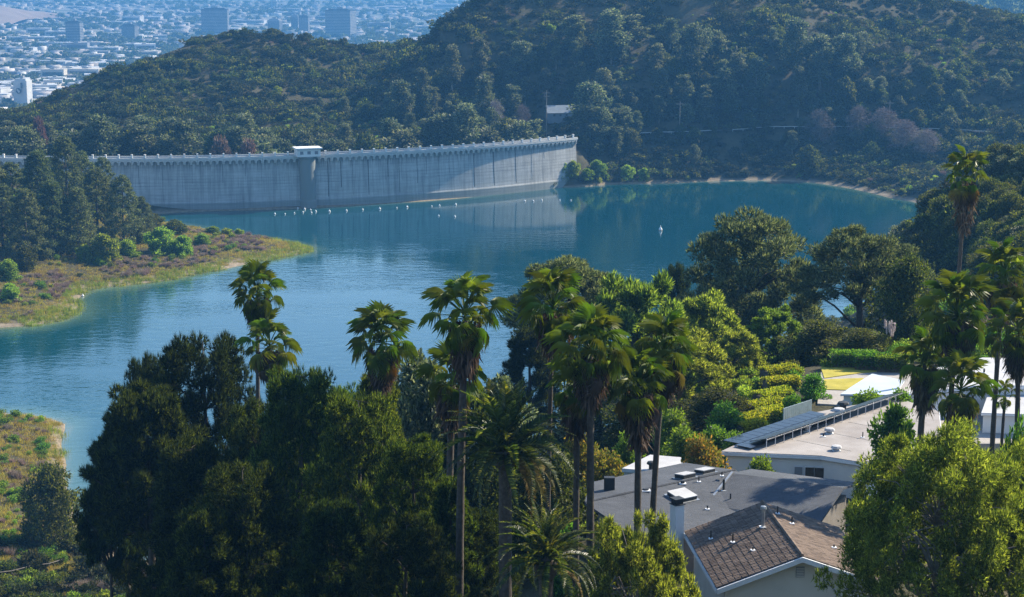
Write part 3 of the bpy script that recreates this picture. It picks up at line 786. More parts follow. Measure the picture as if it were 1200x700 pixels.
def low_block(nm, r, w, d, h, mat, roofmat):
    mb = MB().box(-w, w, -d, d, 0, h)
    return mb, (w, d, h)
r_ = random.Random(5)
for i in range(110):                               # the low pale blocks that can be told apart
    py = r_.choice([r_.uniform(2, 60), r_.uniform(85, 120), r_.uniform(30, 100)])
    px = r_.uniform(-10, 540 if py < 35 else (300 if py < 55 else 190 - (py - 55)))
    p = atz(px, py, ZP)
    if p.y > 9500: continue
    w, d, h = r_.uniform(12, 38) * p.y / 4500 + 4, r_.uniform(9, 22), r_.uniform(5, 12) * (1.6 if r_.random() < .2 else 1)
    mt = r_.choice([M['cwhite'], M['cwhite'], M['cwhite'], M['ccream'], M['cgrey']])
    o = empty('city_block', (p.x, p.y, ZP), r_.uniform(-.3, .3), {M['cwhite']: 'low white', M['ccream']: 'low cream', M['cgrey']: 'low grey'}[mt] + ' building on the hazy plain ' + ('at the far top of the view' if py < 18 else 'level with the dark towers' if py < 45 else 'below the leftmost dark tower' if py < 80 else 'near the white emblem block at left'), 'building', 'low pale buildings on the city plain')
    MB().box(-w, w, -d, d, 0, h).build('walls', mt, o)
    MB().box(-w - .4, w + .4, -d - .4, d + .4, h + .02, h + .8).build('roof', mt, o)
    MB().box(-w * .85, w * .85, -d - .25, -d + .1, h * .4, h * .75).build('window_band', M['cband'], o)
    MB().box(-w * .3, w * .1, -d * .3, d * .3, h + .85, h + 3.0).build('roof_unit', M['cgrey'], o)

# uncountable rest of the city: low roofs and street trees
def boxes_mesh(nm, n, mat, seed, ylo, yhi, wmin, wmax, hmin, hmax):
    r = np.random.default_rng(seed)
    y = ylo * (yhi / ylo) ** r.uniform(0, 1, n); x = y * r.uniform(-.55, .38, n)
    w = r.uniform(wmin, wmax, n); d = r.uniform(wmin, wmax, n) * .7; h = r.uniform(hmin, hmax, n); a = r.choice([0.1, .1 + 1.57], n) + r.normal(0, .03, n)
    c = np.array([(-1, -1, 0), (1, -1, 0), (1, 1, 0), (-1, 1, 0), (-1, -1, 1), (1, -1, 1), (1, 1, 1), (-1, 1, 1)], float)
    v = c[None] * np.stack([w, d, h], 1)[:, None]
    X = v[..., 0] * np.cos(a)[:, None] - v[..., 1] * np.sin(a)[:, None] + x[:, None]
    Y = v[..., 0] * np.sin(a)[:, None] + v[..., 1] * np.cos(a)[:, None] + y[:, None]
    V = np.stack([X, Y, v[..., 2] + ZP], -1).reshape(-1, 3)
    f = np.array([(4, 5, 6, 7), (0, 1, 5, 4), (1, 2, 6, 5), (2, 3, 7, 6), (3, 0, 4, 7)])
    F = (f[None] + (np.arange(n) * 8)[:, None, None]).reshape(-1, 4)
    return stuff(link(nm, np_mesh(nm, V, F, mat)))
M['roofs'] = islandmat('city_roofs', [(0, (.20, .19, .18)), (.3, (.36, .33, .30)), (.55, (.48, .41, .36)), (.8, (.5, .46, .42)), (1, (.58, .57, .55))])
boxes_mesh('city_roofs', 14000, M['roofs'], 3, 1900, 13000, 6, 20, 3, 9)
citytree = [shrub('citytree_a', 31, M['euca'], 9, 26, .5, .42, .9), shrub('citytree_b', 32, M['oak'], 7, 30, .5, .42, .9)]
n = 21000; yy = 1800 * (11000 / 1800) ** rng.uniform(0, 1, n); xx = yy * rng.uniform(-.55, .38, n)
kk = fbm(xx / 300, yy / 300, 4, 77) > -.06; xx, yy = xx[kk], yy[kk]
scatter('city_trees', np.stack([xx, yy, np.full(len(xx), ZP)], 1), rng.uniform(5, 10, len(xx)), citytree)

# far hills on the plain (top right and top left of the view)
def far_ridge(name, pts, wid, seed):
    # pts: (x, y, z) crest points; a ridge mesh with gullied flanks down to the plain
    P = []; n = 90; m = 26
    xs = np.linspace(0, len(pts) - 1, n)
    cr = np.array(pts); cx = np.interp(xs, range(len(pts)), cr[:, 0]); cyy = np.interp(xs, range(len(pts)), cr[:, 1]); cz = np.interp(xs, range(len(pts)), cr[:, 2])
    t = np.linspace(-1, 1, m)
    X = np.repeat(cx[:, None], m, 1) ; Y = cyy[:, None] + t[None] * wid
    Z = ZP - 3 + (cz[:, None] - ZP) * np.cos(t[None] * math.pi / 2) ** 1.2
    Z = Z + fbm(X / 160, Y / 160, 4, seed) * 40 * np.cos(t[None] * math.pi / 2)
    i = (np.arange(n - 1)[:, None] * m + np.arange(m - 1)[None]).ravel()
    return structure(link(name, np_mesh(name, np.stack([X, Y, Z], -1).reshape(-1, 3), np.stack([i, i + m, i + m + 1, i + 1], 1), M['soil'], True)))
far_ridge('far_ridge', [tuple(at(900, 30, 2900)), tuple(at(1000, 22, 2900)), tuple(at(1060, 10, 2900)), tuple(at(1130, 0, 2900)), tuple(at(1220, -12, 2900)), tuple(at(1400, -10, 2900))], 420, 3)
M['redhill'] = plain('dry_red_hill', (.24, .17, .12), (.34, .25, .19), .01, .95)
fh = far_ridge('bare_hill', [tuple(at(-160, 14, 6200)), tuple(at(-80, 4, 6200)), tuple(at(-20, 5, 6200)), tuple(at(15, 12, 6200)), tuple(at(45, 22, 6200))], 700, 9)
fh.data.materials.clear(); fh.data.materials.append(M['redhill'])
xx = rng.uniform(at(1000, 0, 2700).x, at(1240, 0, 2900).x, 900); yy = rng.uniform(2500, 2880, 900)
dg = bpy.context.evaluated_depsgraph_get()
fr = bpy.data.objects['far_ridge']; hits = [fr.ray_cast(Vector((a, b, 400)), Vector((0, 0, -1))) for a, b in zip(xx, yy)]
pp = [tuple(h[1]) for h in hits if h[0]]
if pp: scatter('ridge_scrub', pp, rng.uniform(5, 11, len(pp)), citytree)
for i, (px, py) in enumerate([(1042, 4), (1050, 6), (1078, 5), (1112, 3), (1150, 8), (1185, 4)]):
    p = at(px, py, 2750); h = fr.ray_cast(Vector((p.x, 2750, 400)), Vector((0, 0, -1)))
    if h[0]:
        o = empty('hill_house', h[1], r_.uniform(-.4, .4), 'small pale house on the hazy ridge at upper right', 'house', 'pale houses on the far ridge')
        MB().box(-9, 9, -6, 6, -4, 5).build('walls', M['cwhite'], o)
        MB().prism([(-10, -7), (10, -7), (10, 7), (-10, 7)], 5.05, 5.9).build('roof', M['ccream'], o)
        MB().box(-6, 6, -6.2, -6.05, 1, 3.4).build('window_band', M['cband'], o)

# ---------------------------------------------------------------- the dam
A_, B_, C_ = Vector((-243, 889)), Vector((-98, 902)), Vector((31, 984))
def circ(a, b, c):
    d = 2 * (a.x * (b.y - c.y) + b.x * (c.y - a.y) + c.x * (a.y - b.y))
    a2, b2, c2 = a.length_squared, b.length_squared, c.length_squared
    return Vector(((a2 * (b.y - c.y) + b2 * (c.y - a.y) + c2 * (a.y - b.y)) / d, (a2 * (c.x - b.x) + b2 * (a.x - c.x) + c2 * (b.x - a.x)) / d))
DC = circ(A_, B_, C_); DR = (A_ - DC).length
def ang(p): return math.atan2(p.y - DC.y, p.x - DC.x)
th0, th1 = ang(A_) - 50 / DR, ang(C_) + 4 / DR
DLEN = (th1 - th0) * DR
def dam_pt(s, d=0.0):                  # s metres along the crest from the left end, d metres towards the water
    t = th0 + s / DR
    return Vector((DC.x + math.cos(t) * (DR + d), DC.y + math.sin(t) * (DR + d))), t
def dam_mat():
    m, nt, out = nodes('stained_concrete')
    b = N(nt, 'ShaderNodeBsdfPrincipled', Roughness=.9); b.inputs['Specular IOR Level'].default_value = .2
    uv = nt.nodes.new('ShaderNodeUVMap').outputs[0]
    mp = nt.nodes.new('ShaderNodeMapping'); mp.inputs['Scale'].default_value = (1, .06, 1); nt.links.new(uv, mp.inputs[0])
    drip = mathn(nt, 'ADD', mathn(nt, 'MULTIPLY', noise(nt, .55, 6, .7, mp.outputs[0]), .7), mathn(nt, 'MULTIPLY', noise(nt, .035, 4, .6, uv), .3))
    mp2 = nt.nodes.new('ShaderNodeMapping'); mp2.inputs['Scale'].default_value = (.05, 1, 1); nt.links.new(uv, mp2.inputs[0])
    lift = noise(nt, .9, 4, .7, mp2.outputs[0])
    base = ramp(nt, noise(nt, .12, 5, .65, uv), [(.3, (.44, .43, .40)), (.7, (.58, .565, .53))])
    c = mixc(nt, ramp(nt, drip, [(.45, (0, 0, 0)), (.72, (.85, .85, .85))]), base, (.13, .135, .13))
    c = mixc(nt, ramp(nt, lift, [(.45, (0, 0, 0)), (.7, (.5, .5, .5))]), c, (.25, .25, .24))
    br = nt.nodes.new('ShaderNodeTexBrick'); br.inputs['Scale'].default_value = 1
    br.inputs['Brick Width'].default_value = 2.2; br.inputs['Row Height'].default_value = 1.5; br.inputs['Mortar Size'].default_value = .06; br.offset = 0
    nt.links.new(uv, br.inputs[0])
    sp = nt.nodes.new('ShaderNodeSeparateXYZ'); nt.links.new(uv, sp.inputs[0])
    band = mathn(nt, 'MULTIPLY', mathn(nt, 'GREATER_THAN', sp.outputs[1], 11.6), mathn(nt, 'LESS_THAN', sp.outputs[1], 16.4))
    bst = mathn(nt, 'MULTIPLY', mathn(nt, 'ADD', mathn(nt, 'MULTIPLY', band, .45), .3), noise(nt, .06, 3, .6, uv))
    c = mixc(nt, mathn(nt, 'MULTIPLY', br.outputs['Fac'], mathn(nt, 'MULTIPLY', bst, 1.8)), c, (.12, .125, .12))
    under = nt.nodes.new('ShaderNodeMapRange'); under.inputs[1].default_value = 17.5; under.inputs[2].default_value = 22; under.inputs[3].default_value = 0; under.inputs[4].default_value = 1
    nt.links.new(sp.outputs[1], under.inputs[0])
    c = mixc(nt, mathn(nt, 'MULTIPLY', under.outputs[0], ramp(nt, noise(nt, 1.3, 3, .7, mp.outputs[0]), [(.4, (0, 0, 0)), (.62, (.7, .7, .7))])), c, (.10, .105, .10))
    k = nt.nodes.new('ShaderNodeMapRange'); k.inputs[1].default_value = 3.2; k.inputs[2].default_value = 4.4; k.inputs[3].default_value = .6; k.inputs[4].default_value = 0
    nt.links.new(sp.outputs[1], k.inputs[0])
    c = mixc(nt, k.outputs[0], c, (.16, .185, .17))
    nt.links.new(c, b.inputs['Base Color']); nt.links.new(b.outputs[0], out.inputs[0]); return m
M['dam'] = dam_mat()
M['conc'] = plain('parapet_concrete', (.46, .45, .42), (.62, .60, .56), .3, .85)
M['stain'] = plain('dark_stain', (.07, .075, .075), (.12, .12, .115), .3, .9)
M['whitewall'] = plain('white_plaster', (.70, .68, .64), (.80, .78, .74), .4, .75)
M['asph'] = plain('asphalt', (.05, .05, .05), (.08, .08, .08), .5, .9)

dam = empty('dam', (0, 0, 0), 0, 'long curved concrete dam with arched crest across the lake', 'dam')
def sweep(name, prof, s0, s1, n, mat, uvs=False, parent=None, smooth=False):
    V = []; F = []; UV = []; m = len(prof)
    for i in range(n + 1):
        s = s0 + (s1 - s0) * i / n
        for d, z in prof:
            p, _ = dam_pt(s, d); V.append((p.x, p.y, z)); UV.append((s, z))
    for i in range(n):
        for k in range(m - 1): F.append((i * m + k, (i + 1) * m + k, (i + 1) * m + k + 1, i * m + k + 1))
    F.append(tuple(range(m - 1, -1, -1))); F.append(tuple(range(n * m, n * m + m)))
    me = bpy.data.meshes.new(name); me.from_pydata(V, [], F); me.update(); me.materials.append(mat)
    if uvs:
        l = me.uv_layers.new(name='UVMap')
        for lp in me.loops: l.data[lp.index].uv = UV[lp.vertex_index]
    return link(name, me, parent)
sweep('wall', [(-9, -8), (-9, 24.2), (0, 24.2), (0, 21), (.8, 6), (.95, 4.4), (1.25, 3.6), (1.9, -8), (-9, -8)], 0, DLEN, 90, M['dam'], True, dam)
sweep('crest_road', [(-8, 24.22), (-8, 24.35), (.1, 24.35), (.1, 24.22), (-8, 24.22)], 0, DLEN, 90, M['asph'], False, dam)
sweep('parapet', [(.45, 24.36), (.45, 25.5), (1.25, 25.5), (1.25, 24.36), (.45, 24.36)], 0, DLEN, 90, M['conc'], False, dam)
sweep('back_parapet', [(-8.7, 24.36), (-8.7, 25.4), (-8.1, 25.4), (-8.1, 24.36), (-8.7, 24.36)], 0, DLEN, 90, M['conc'], False, dam)
# corbel arches under the parapet, one by one
poly = [(-1.5, 0), (1.5, 0), (1.5, -2.3), (1.02, -2.3), (1.02, -1.4)] + [(1.02 * math.cos(R(a)), -1.4 + .85 * math.sin(R(a))) for a in range(20, 180, 20)] + [(-1.02, -1.4), (-1.02, -2.3), (-1.5, -2.3)]
mb = MB(); k = len(poly)
vs_ = [(x, 0, z) for x, z in poly] + [(x, -1.05 + (.35 if z < -2 else 0), z) for x, z in poly]
mb.add(vs_, [tuple(range(k)), tuple(range(2 * k - 1, k - 1, -1))] + [(i, k + i, k + (i + 1) % k, (i + 1) % k) for i in range(k)])
arch = mb.mesh('corbel_arch', M['conc'])
na = int(DLEN / 3.06)
for i in range(na):
    p, t = dam_pt((i + .5) * 3.06, .02); link('corbel_arch', arch, dam, (p.x, p.y, 24.33), (0, 0, t + math.pi / 2))
post = MB().box(-.35, .35, -.45, .45, 0, 1.5).box(-.45, .45, -.55, .55, 1.5, 1.75).mesh('parapet_post', M['whitewall'])
for i in range(int(DLEN / 6.12)):
    p, t = dam_pt((i + .5) * 6.12, .85); link('parapet_post', post, dam, (p.x, p.y, 25.52), (0, 0, t + math.pi / 2))
for i in range(int(DLEN / 6.12) - 1):
    s = (i + .5) * 6.12; sweep('railing', [(.78, 26.45), (.78, 26.62), (.92, 26.62), (.92, 26.45), (.78, 26.45)], s + .3, s + 5.8, 2, M['conc'], False, dam)
rj = random.Random(11); s = 8
while s < DLEN - 6:
    z0 = rj.choice([3.7, 3.7, 9, 13, 16]); w = rj.choice([.12, .12, .2, .34])
    sweep('joint', [(-.1, 21.9), (.035, 21.9), (.04 + .8 * (21 - z0) / 15, z0), (-.1, z0), (-.1, 21.9)], s, s + w, 1, M['stain'], False, dam)
    s += rj.uniform(5, 19)
# intake tower with its white gatehouse
pt = atz(363, 243, 0)
sT = min((abs(dam_pt(q, 3)[0].x - pt.x), q) for q in np.arange(0, DLEN, .5))[1]
p, t = dam_pt(sT, 1.0)
tw = MB().lathe([(4.2, -8), (4.2, 3.4), (3.9, 3.8), (3.9, 23.6), (4.5, 24.2), (4.5, 24.9)], 28).build('intake_tower', M['dam'], dam, (p.x, p.y, 0), (0, 0, t + math.pi / 2))
gh = MB().box(-5.6, 5.6, -4.4, 3.5, 24.92, 28.6).build('gatehouse', M['whitewall'], dam, (p.x, p.y, 0), (0, 0, t + math.pi / 2))
MB().box(-6.4, 6.4, -5.2, 4.2, 28.62, 29.2).build('roof', M['whitewall'], gh)
for q in (-3.6, 0, 3.6): MB().box(q - .8, q + .8, -4.45, -4.36, 26.1, 27.6).build('window', M['cgrey'], gh)
MB().box(5.55, 5.66, -1.2, .2, 24.95, 27.2).build('door', M['cgrey'], gh)

# ---------------------------------------------------------------- buoys on the lake
bm_ = MB().lathe([(.1, -.5), (.6, -.3), (.78, .1), (.72, .5), (.4, .85), (.16, 1.05), (.12, 1.5), (.02, 1.55)], 12).mesh('buoy_float', plain('buoy_white', (.78, .78, .76), (.85, .85, .83), 1, .5), True)
bb = MB().lathe([(.80, 0), (.82, .12), (.80, .24)], 12).mesh('buoy_band', plain('buoy_band', (.45, .35, .25), (.55, .42, .3), 1, .6), True)
bu = [(322, 251), (334, 251), (345, 250), (355, 249), (357, 245.5), (364, 246), (365, 249.5), (370, 248), (386, 248), (406, 247), (425, 246), (445, 245), (465, 244), (477, 243), (349, 244.5), (338, 243.6), (506, 242), (515, 241), (534, 240), (514, 253), (533, 254), (615, 236), (625, 236), (635, 235), (656, 235), (669, 235), (774, 270), (97, 347)]
for i, (px, py) in enumerate(bu):
    p = atz(px, py, .15)
    lab = {26: 'single tall white buoy alone on the open water at right', 27: 'lone white float close to the left bank reeds', 19: 'white buoy left of the pair floating nearer than the line', 20: 'white buoy right of the pair floating nearer than the line'}.get(i, 'small white buoy of the string floating before the dam')
    o = empty('buoy', (p.x, p.y, .05), 0, lab, 'buoy', 'white buoys on the lake')
    sc_ = 1.0 if i == 26 else (.6 if i == 27 else random.uniform(.45, .75))
    link('float', bm_, o, scale=(sc_, sc_, sc_ * (1.5 if i == 26 else 1))); link('band', bb, o, scale=sc_)

# ---------------------------------------------------------------- lakeside road, far house, poles
def ribbon(name, pts, wid, lift, mat):
    V = []; F = []
    for i, p in enumerate(pts):
        d = (pts[min(i + 1, len(pts) - 1)] - pts[max(i - 1, 0)]); q = Vector((-d.y, d.x, 0)).normalized() * wid / 2
        for s in (-1, 1):
            V.append((p.x + q.x * s, p.y + q.y * s, p.z + lift))
    for i in range(len(pts) - 1): F.append((2 * i, 2 * i + 2, 2 * i + 3, 2 * i + 1))
    me = bpy.data.meshes.new(name); me.from_pydata(V, [], F); me.update(); me.materials.append(mat); return structure(link(name, me))
rp = [hit(px, 157 + 4 * math.sin(px / 90), 900) for px in range(690, 1230, 12)]
zs = [p.z for p in rp]
for i, p in enumerate(rp): p.z = sum(zs[max(0, i - 2):i + 3]) / len(zs[max(0, i - 2):i + 3]) + .8
ribbon('lakeside_road', rp, 5, .3, M['asph'])
gr = empty('guard_rail', rp[0], 0, 'pale guard rail along the road above the far shore', 'railing')
for i in range(len(rp) - 1):
    a, b = rp[i], rp[i + 1]
    if i % 9 in (3, 4): continue
    off = Vector((0, -2.6, .9)) - Vector(rp[0])
    MB().tube([a + off, b + off], [.22, .22], 4).build('rail', M['conc'], gr)
    MB().tube([a + off, a + off - Vector((0, 0, 1.2))], [.14, .14], 4).build('post', M['conc'], gr)

def gable_house(name, loc, rz, L, Wd, hw, rise, wallm, roofm, label, ov=.5):
    o = empty(name, loc, rz, label, 'house')
    mb = MB(); x, y = L / 2, Wd / 2
    mb.add([(-x, -y, -3), (x, -y, -3), (x, y, -3), (-x, y, -3), (-x, -y, hw), (x, -y, hw), (x, y, hw), (-x, y, hw), (-x, 0, hw + rise), (x, 0, hw + rise)],
           [(0, 3, 2, 1), (0, 1, 5, 4), (2, 3, 7, 6), (1, 2, 6, 9, 5), (3, 0, 4, 8, 7), (4, 5, 9, 8), (6, 7, 8, 9)])
    mb.build('wall', wallm, o)
    k = rise / y; rf = MB()
    rf.slab([(-x - ov, -y - ov, hw - k * ov + .12), (x + ov, -y - ov, hw - k * ov + .12), (x + ov, 0, hw + rise + .12), (-x - ov, 0, hw + rise + .12)], .1)
    rf.slab([(x + ov, y + ov, hw - k * ov + .12), (-x - ov, y + ov, hw - k * ov + .12), (-x - ov, 0, hw + rise + .12), (x + ov, 0, hw + rise + .12)], .1)
    rf.build('roof', roofm, o); return o
M['bluewhite'] = plain('pale_metal_roof', (.40, .44, .47), (.50, .53, .56), .3, .5)
p = hit(655, 140, 950)
M['keep'] = plain('grey_blue_paint', (.17, .20, .22), (.24, .27, .29), .3, .6)
fhouse = gable_house('keepers_house', (p.x, p.y, p.z + .6), .15, 14, 10, 3.0, 3.6, M['keep'], M['keep'], 'small house with pale blue white roof above the dam end')
for q in (-3.5, 0, 3.5): MB().box(q - .6, q + .6, -5.06, -4.98, .9, 2.2).build('window', M['cband'], fhouse)
M['pole'] = plain('weathered_pole', (.20, .17, .14), (.32, .28, .23), 2, .9)
def pole(px, py_top, Y, label, arms=2):
    tp = at(px, py_top, Y); z = hz(tp.x, Y)
    o = empty('utility_pole', (tp.x, Y, z), .1, label, 'pole', 'utility poles')
    H = max(8, tp.z - z); MB().tube([(0, 0, -1), (0, 0, H)], [.28, .17], 7).build('shaft', M['pole'], o)
    for k in range(arms): MB().box(-2.2 + k * .5, 2.2 - k * .5, -.12, .12, H - 1.6 - k * 1.8, H - 1.3 - k * 1.8).build('crossarm', M['pole'], o)
    return o
pole(640.5, 106, 1032, 'utility pole with crossarms before the pale house by the dam')
pole(797, 119, 1030, 'pale utility pole standing over the far shore road', 1)
pole(1043, 118, 1040, 'slim pale pole on the slope above the far right shore', 1)

# ---------------------------------------------------------------- houses on the near bench
M['cream'] = plain('cream_stucco', (.55, .50, .42), (.64, .59, .50), .6, .9, .15, 40)
M['taupe'] = plain('taupe_stucco', (.16, .14, .12), (.22, .195, .17), .6, .9)
M['trim'] = plain('white_trim', (.70, .70, .70), (.78, .78, .78), 1, .6)
M['tile'] = islandmat('brown_roof_tiles', [(0, (.105, .075, .058)), (.5, (.15, .108, .082)), (1, (.20, .145, .11))], .85)
M['tilebase'] = plain('brown_roof_deck', (.06, .045, .036), (.09, .065, .05), 2, .9)
def shingle_mat(name, a, b_, w=.6, h=.16):
    m, nt, out = nodes(name); b = N(nt, 'ShaderNodeBsdfPrincipled', Roughness=.88); b.inputs['Specular IOR Level'].default_value = .25
    co = objco(nt); br = nt.nodes.new('ShaderNodeTexBrick')
    br.inputs['Scale'].default_value = 1; br.inputs['Brick Width'].default_value = w; br.inputs['Row Height'].default_value = h; br.inputs['Mortar Size'].default_value = .012
    br.inputs['Color1'].default_value = (*a, 1); br.inputs['Color2'].default_value = (*b_, 1); br.inputs['Mortar'].default_value = (a[0] * .5, a[1] * .5, a[2] * .5, 1)
    nt.links.new(co, br.inputs[0])
    c = mixc(nt, .55, br.outputs[0], ramp(nt, noise(nt, .35, 8, .7, co), [(.3, tuple(q * .75 for q in a)), (.7, tuple(q * 1.15 for q in b_))]))
    nt.links.new(c, b.inputs['Base Color'])
    bp = N(nt, 'ShaderNodeBump', Strength=.5, Distance=.02); nt.links.new(br.outputs['Fac'], bp.inputs['Height']); bp.invert = True
    nt.links.new(bp.outputs[0], b.inputs['Normal']); nt.links.new(b.outputs[0], out.inputs[0]); return m
M['shingle'] = shingle_mat('grey_shingles', (.055, .060, .070), (.095, .10, .112))
M['flatroof'] = plain('pale_roof_membrane', (.24, .21, .19), (.37, .335, .31), .35, .9, .15, 10, detail=8)
M['whiteroof'] = plain('white_roof_coating', (.36, .35, .345), (.50, .49, .485), .5, .7, detail=8)
M['glass'] = plain('window_glass', (.025, .03, .035), (.05, .055, .06), .5, .08, spec=.6)
M['metal'] = plain('galvanised_metal', (.25, .26, .27), (.38, .39, .40), 2, .45, metal=.6)
M['black'] = plain('black_metal', (.02, .02, .02), (.035, .035, .035), 2, .6)
M['panel'] = plain('solar_cells', (.012, .015, .024), (.024, .027, .04), 2, .32, spec=.3)

# brown tiled house nearest the camera
bh = empty('brown_roof_house', (18.2, 121.85, 78.6), R(4.8), 'cream house with brown tiled gable roof, nearest at the bottom edge', 'house')
hr, he, hw = 84.5 - 78.6, 82.5 - 78.6, 5.5
k = (hr - he) / hw
mb = MB(); wx, wy0, wy1 = 4.9, -5.55, 5.6; ze = he + k * (hw - wx) - .12; zr = hr - .12
mb.add([(-wx, wy0, -2), (wx, wy0, -2), (wx, wy1, -2), (-wx, wy1, -2), (-wx, wy0, ze), (wx, wy0, ze), (wx, wy1, ze), (-wx, wy1, ze), (0, wy0, zr), (0, wy1, zr)],
       [(0, 3, 2, 1), (0, 1, 5, 8, 4), (2, 3, 7, 9, 6), (1, 2, 6, 5), (3, 0, 4, 7), (4, 8, 9, 7), (8, 5, 6, 9)])
mb.build('wall', M['cream'], bh)
rf = MB()
for s in (-1, 1):
    q = [(s * hw, -6, he), (0, -6, hr), (0, 6, hr), (s * hw, 6, he)]
    rf.slab(q if s < 0 else q[::-1], .10)
roof = rf.build('roof', M['tilebase'], bh)
V = []; F = []
sl = math.hypot(hw, hr - he); nc = 46; ncs = 13
for s in (-1, 1):
    for c in range(nc):
        y0 = -6 + 12 * c / nc; w = 12 / nc
        for r in range(ncs):
            t0 = r / ncs; t1 = (r + 1) / ncs + .012
            b = len(V); jit = random.uniform(-.012, .012)
            for (t, up) in ((t0, .015), (t1, .045)):
                for j in range(5):
                    a = math.pi * j / 4
                    x = s * hw * min(t, 1.01); z = hr - (hr - he) * t + up + .075 * math.sin(a) + jit
                    V.append((x, y0 + w * .5 - math.cos(a) * w * .5, z))
            for j in range(4): F.append((b + j, b + j + 1, b + 5 + j + 1, b + 5 + j))
me = np_mesh('roof_tiles', V, F, M['tile']); stuff(link('roof_tiles', me, roof))
V = MB()
for c in range(26): V.tube([(0, -6 + 12 * c / 26, hr + .06), (0, -6 + 12 * (c + 1) / 26 - .02, hr + .09)], [.13, .15], 6)
V.build('ridge_cap', M['tile'], roof)
for s in (-1, 1):
    m_ = MB(); m_.add([(s * (hw + .02), -6.16, he - .02), (0, -6.16, hr - .02), (0, -6.16, hr - .36), (s * (hw + .02), -6.16, he - .36), (s * (hw + .02), -6.02, he - .02), (0, -6.02, hr - .02), (0, -6.02, hr - .36), (s * (hw + .02), -6.02, he - .36)],
        [(0, 1, 2, 3), (7, 6, 5, 4), (0, 4, 5, 1), (1, 5, 6, 2), (2, 6, 7, 3), (3, 7, 4, 0)]); m_.build('rake_board', M['trim'], bh)
    MB().box(s * hw + (-.02 if s > 0 else -.12), s * hw + (.12 if s > 0 else .02), -6, 6, he - .32, he - .08).build('gutter', M['trim'], bh)
lv = MB().box(-.28, .28, wy0 - .05, wy0 - .01, 4.35, 5.05).build('gable_vent', M['cgrey'], bh)
for j in range(6): MB().box(-.26, .26, wy0 - .09, wy0 - .055, 4.39 + j * .11, 4.44 + j * .11).build('slat', M['cream'], lv)
def roof_pipe(o, x, y, z, h, r=.06, cap=False, flash=True, mat=None, name='vent_pipe'):
    m_ = MB().tube([(x, y, z - .1), (x, y, z + h)], [r, r], 8)
    if cap: m_.tube([(x, y, z + h), (x, y, z + h + .08), (x, y, z + h + .22), (x, y, z + h + .26)], [r * 1.9, r * 1.9, r * 1.6, r * .4], 8)
    pp_ = m_.build(name, mat or M['black'], o)
    if flash: MB().box(x - r - .1, x + r + .1, y - r - .1, y + r + .1, z - .02, z + .05).build('flashing', M['trim'], pp_)
for x, y, h, r, cap in [(-1.0, 1.2, 1.25, .12, True), (.55, 3.6, .55, .05, False), (1.2, 2.0, .5, .05, False), (-3.2, .5, .6, .05, False), (-4.3, 2.6, .6, .05, False), (-2.4, -2.2, .25, .05, False), (3.4, -1.0, .2, .06, False)]:
    roof_pipe(bh, x, y, hr - k * abs(x) + .1, h, r, cap, True, M['metal'] if cap else None, 'flue' if cap else 'vent_pipe')

# grey shingled house behind it
def plane_pt(px, py, p0, n):
    d = ray(px, py); o = Vector((0, 0, CAM_Z)); t = (Vector(p0) - o).dot(n) / d.dot(n); return o + d * t
gz = 77.8
gl = Vector((2.5, 132.0, gz)); u2 = Vector((.81, .587, 0)).normalized(); n2 = Vector((u2.y, -u2.x, 0))
gh2 = empty('grey_roof_house', gl, 0, 'house with wide low dark grey shingle roof and skylights', 'house')
def L(p): return Vector(p) - gl
ra, rb = Vector((2.0, 131.7, 82.6)) + u2 * 4.2, Vector((17.6, 143.0, 82.6))
fa, fb = ra + n2 * 7.2 + Vector((0, 0, -1.35)), rb + n2 * 7.2 + Vector((0, 0, -1.35))
ba, bb_ = ra - n2 * 6.0 + u2 * 5.2 + Vector((0, 0, -.75)), rb - n2 * 6.0 + Vector((0, 0, -.75))
rf = MB().slab([L(fa), L(fb), L(rb), L(ra)], .18).slab([L(ra), L(rb), L(bb_), L(ba)], .18)
groof = rf.build('roof', M['shingle'], gh2)
nF = (fb - fa).cross(ra - fa).normalized()
nB = (rb - ra).cross(ba - ra).normalized()
# right wing
wa, wb = Vector((17.2, 141.6, 82.75)), Vector((25.2, 137.6, 82.75))
uw = (wb - wa); uw.z = 0; uw.normalize(); nw = Vector((uw.y, -uw.x, 0))
wfa, wfb = wa + nw * 5.6 + Vector((0, 0, -1.1)), wb + nw * 5.6 + Vector((0, 0, -1.1))
wba, wbb = wa - nw * 4.5 + Vector((0, 0, -.8)), wb - nw * 4.5 + Vector((0, 0, -.8))
wing = MB().slab([L(wfa), L(wfb), L(wb), L(wa)], .18).slab([L(wa), L(wb), L(wbb), L(wba)], .18).build('wing_roof', M['shingle'], gh2)
MB().tube([L(wa) + Vector((0, 0, .05)), L(wfa) + Vector((0, 0, .05))], [.12, .12], 4).build('valley_flashing', M['metal'], gh2)
def inset(a, b, c, d, q, z0, z1, mat, name, o):
    cen = (Vector(a) + Vector(b) + Vector(c) + Vector(d)) / 4
    pts = [cen + (Vector(p) - cen) * q for p in (a, b, c, d)]
    pts = [(L(p).x, L(p).y) for p in pts]
    MB().prism(pts, z0, z1).build(name, mat, o)
inset(fa, fb, bb_, ba, .90, -2.5, 3.1, M['taupe'], 'wall', gh2)
inset(wfa, wfb, wbb, wba, .82, -2.5, 3.3, M['taupe'], 'wing_wall', gh2)
for a, b in ((fa, fb), (wfa, wfb), (ba, bb_)):
    MB().tube([L(a) - Vector((0, 0, .12)), L(b) - Vector((0, 0, .12))], [.11, .11], 4).build('gutter', M['metal'], gh2)
MB().tube([L(ra) + Vector((0, 0, .03)), L(rb) + Vector((0, 0, .03))], [.1, .1], 5).build('ridge_cap', M['shingle'], gh2)
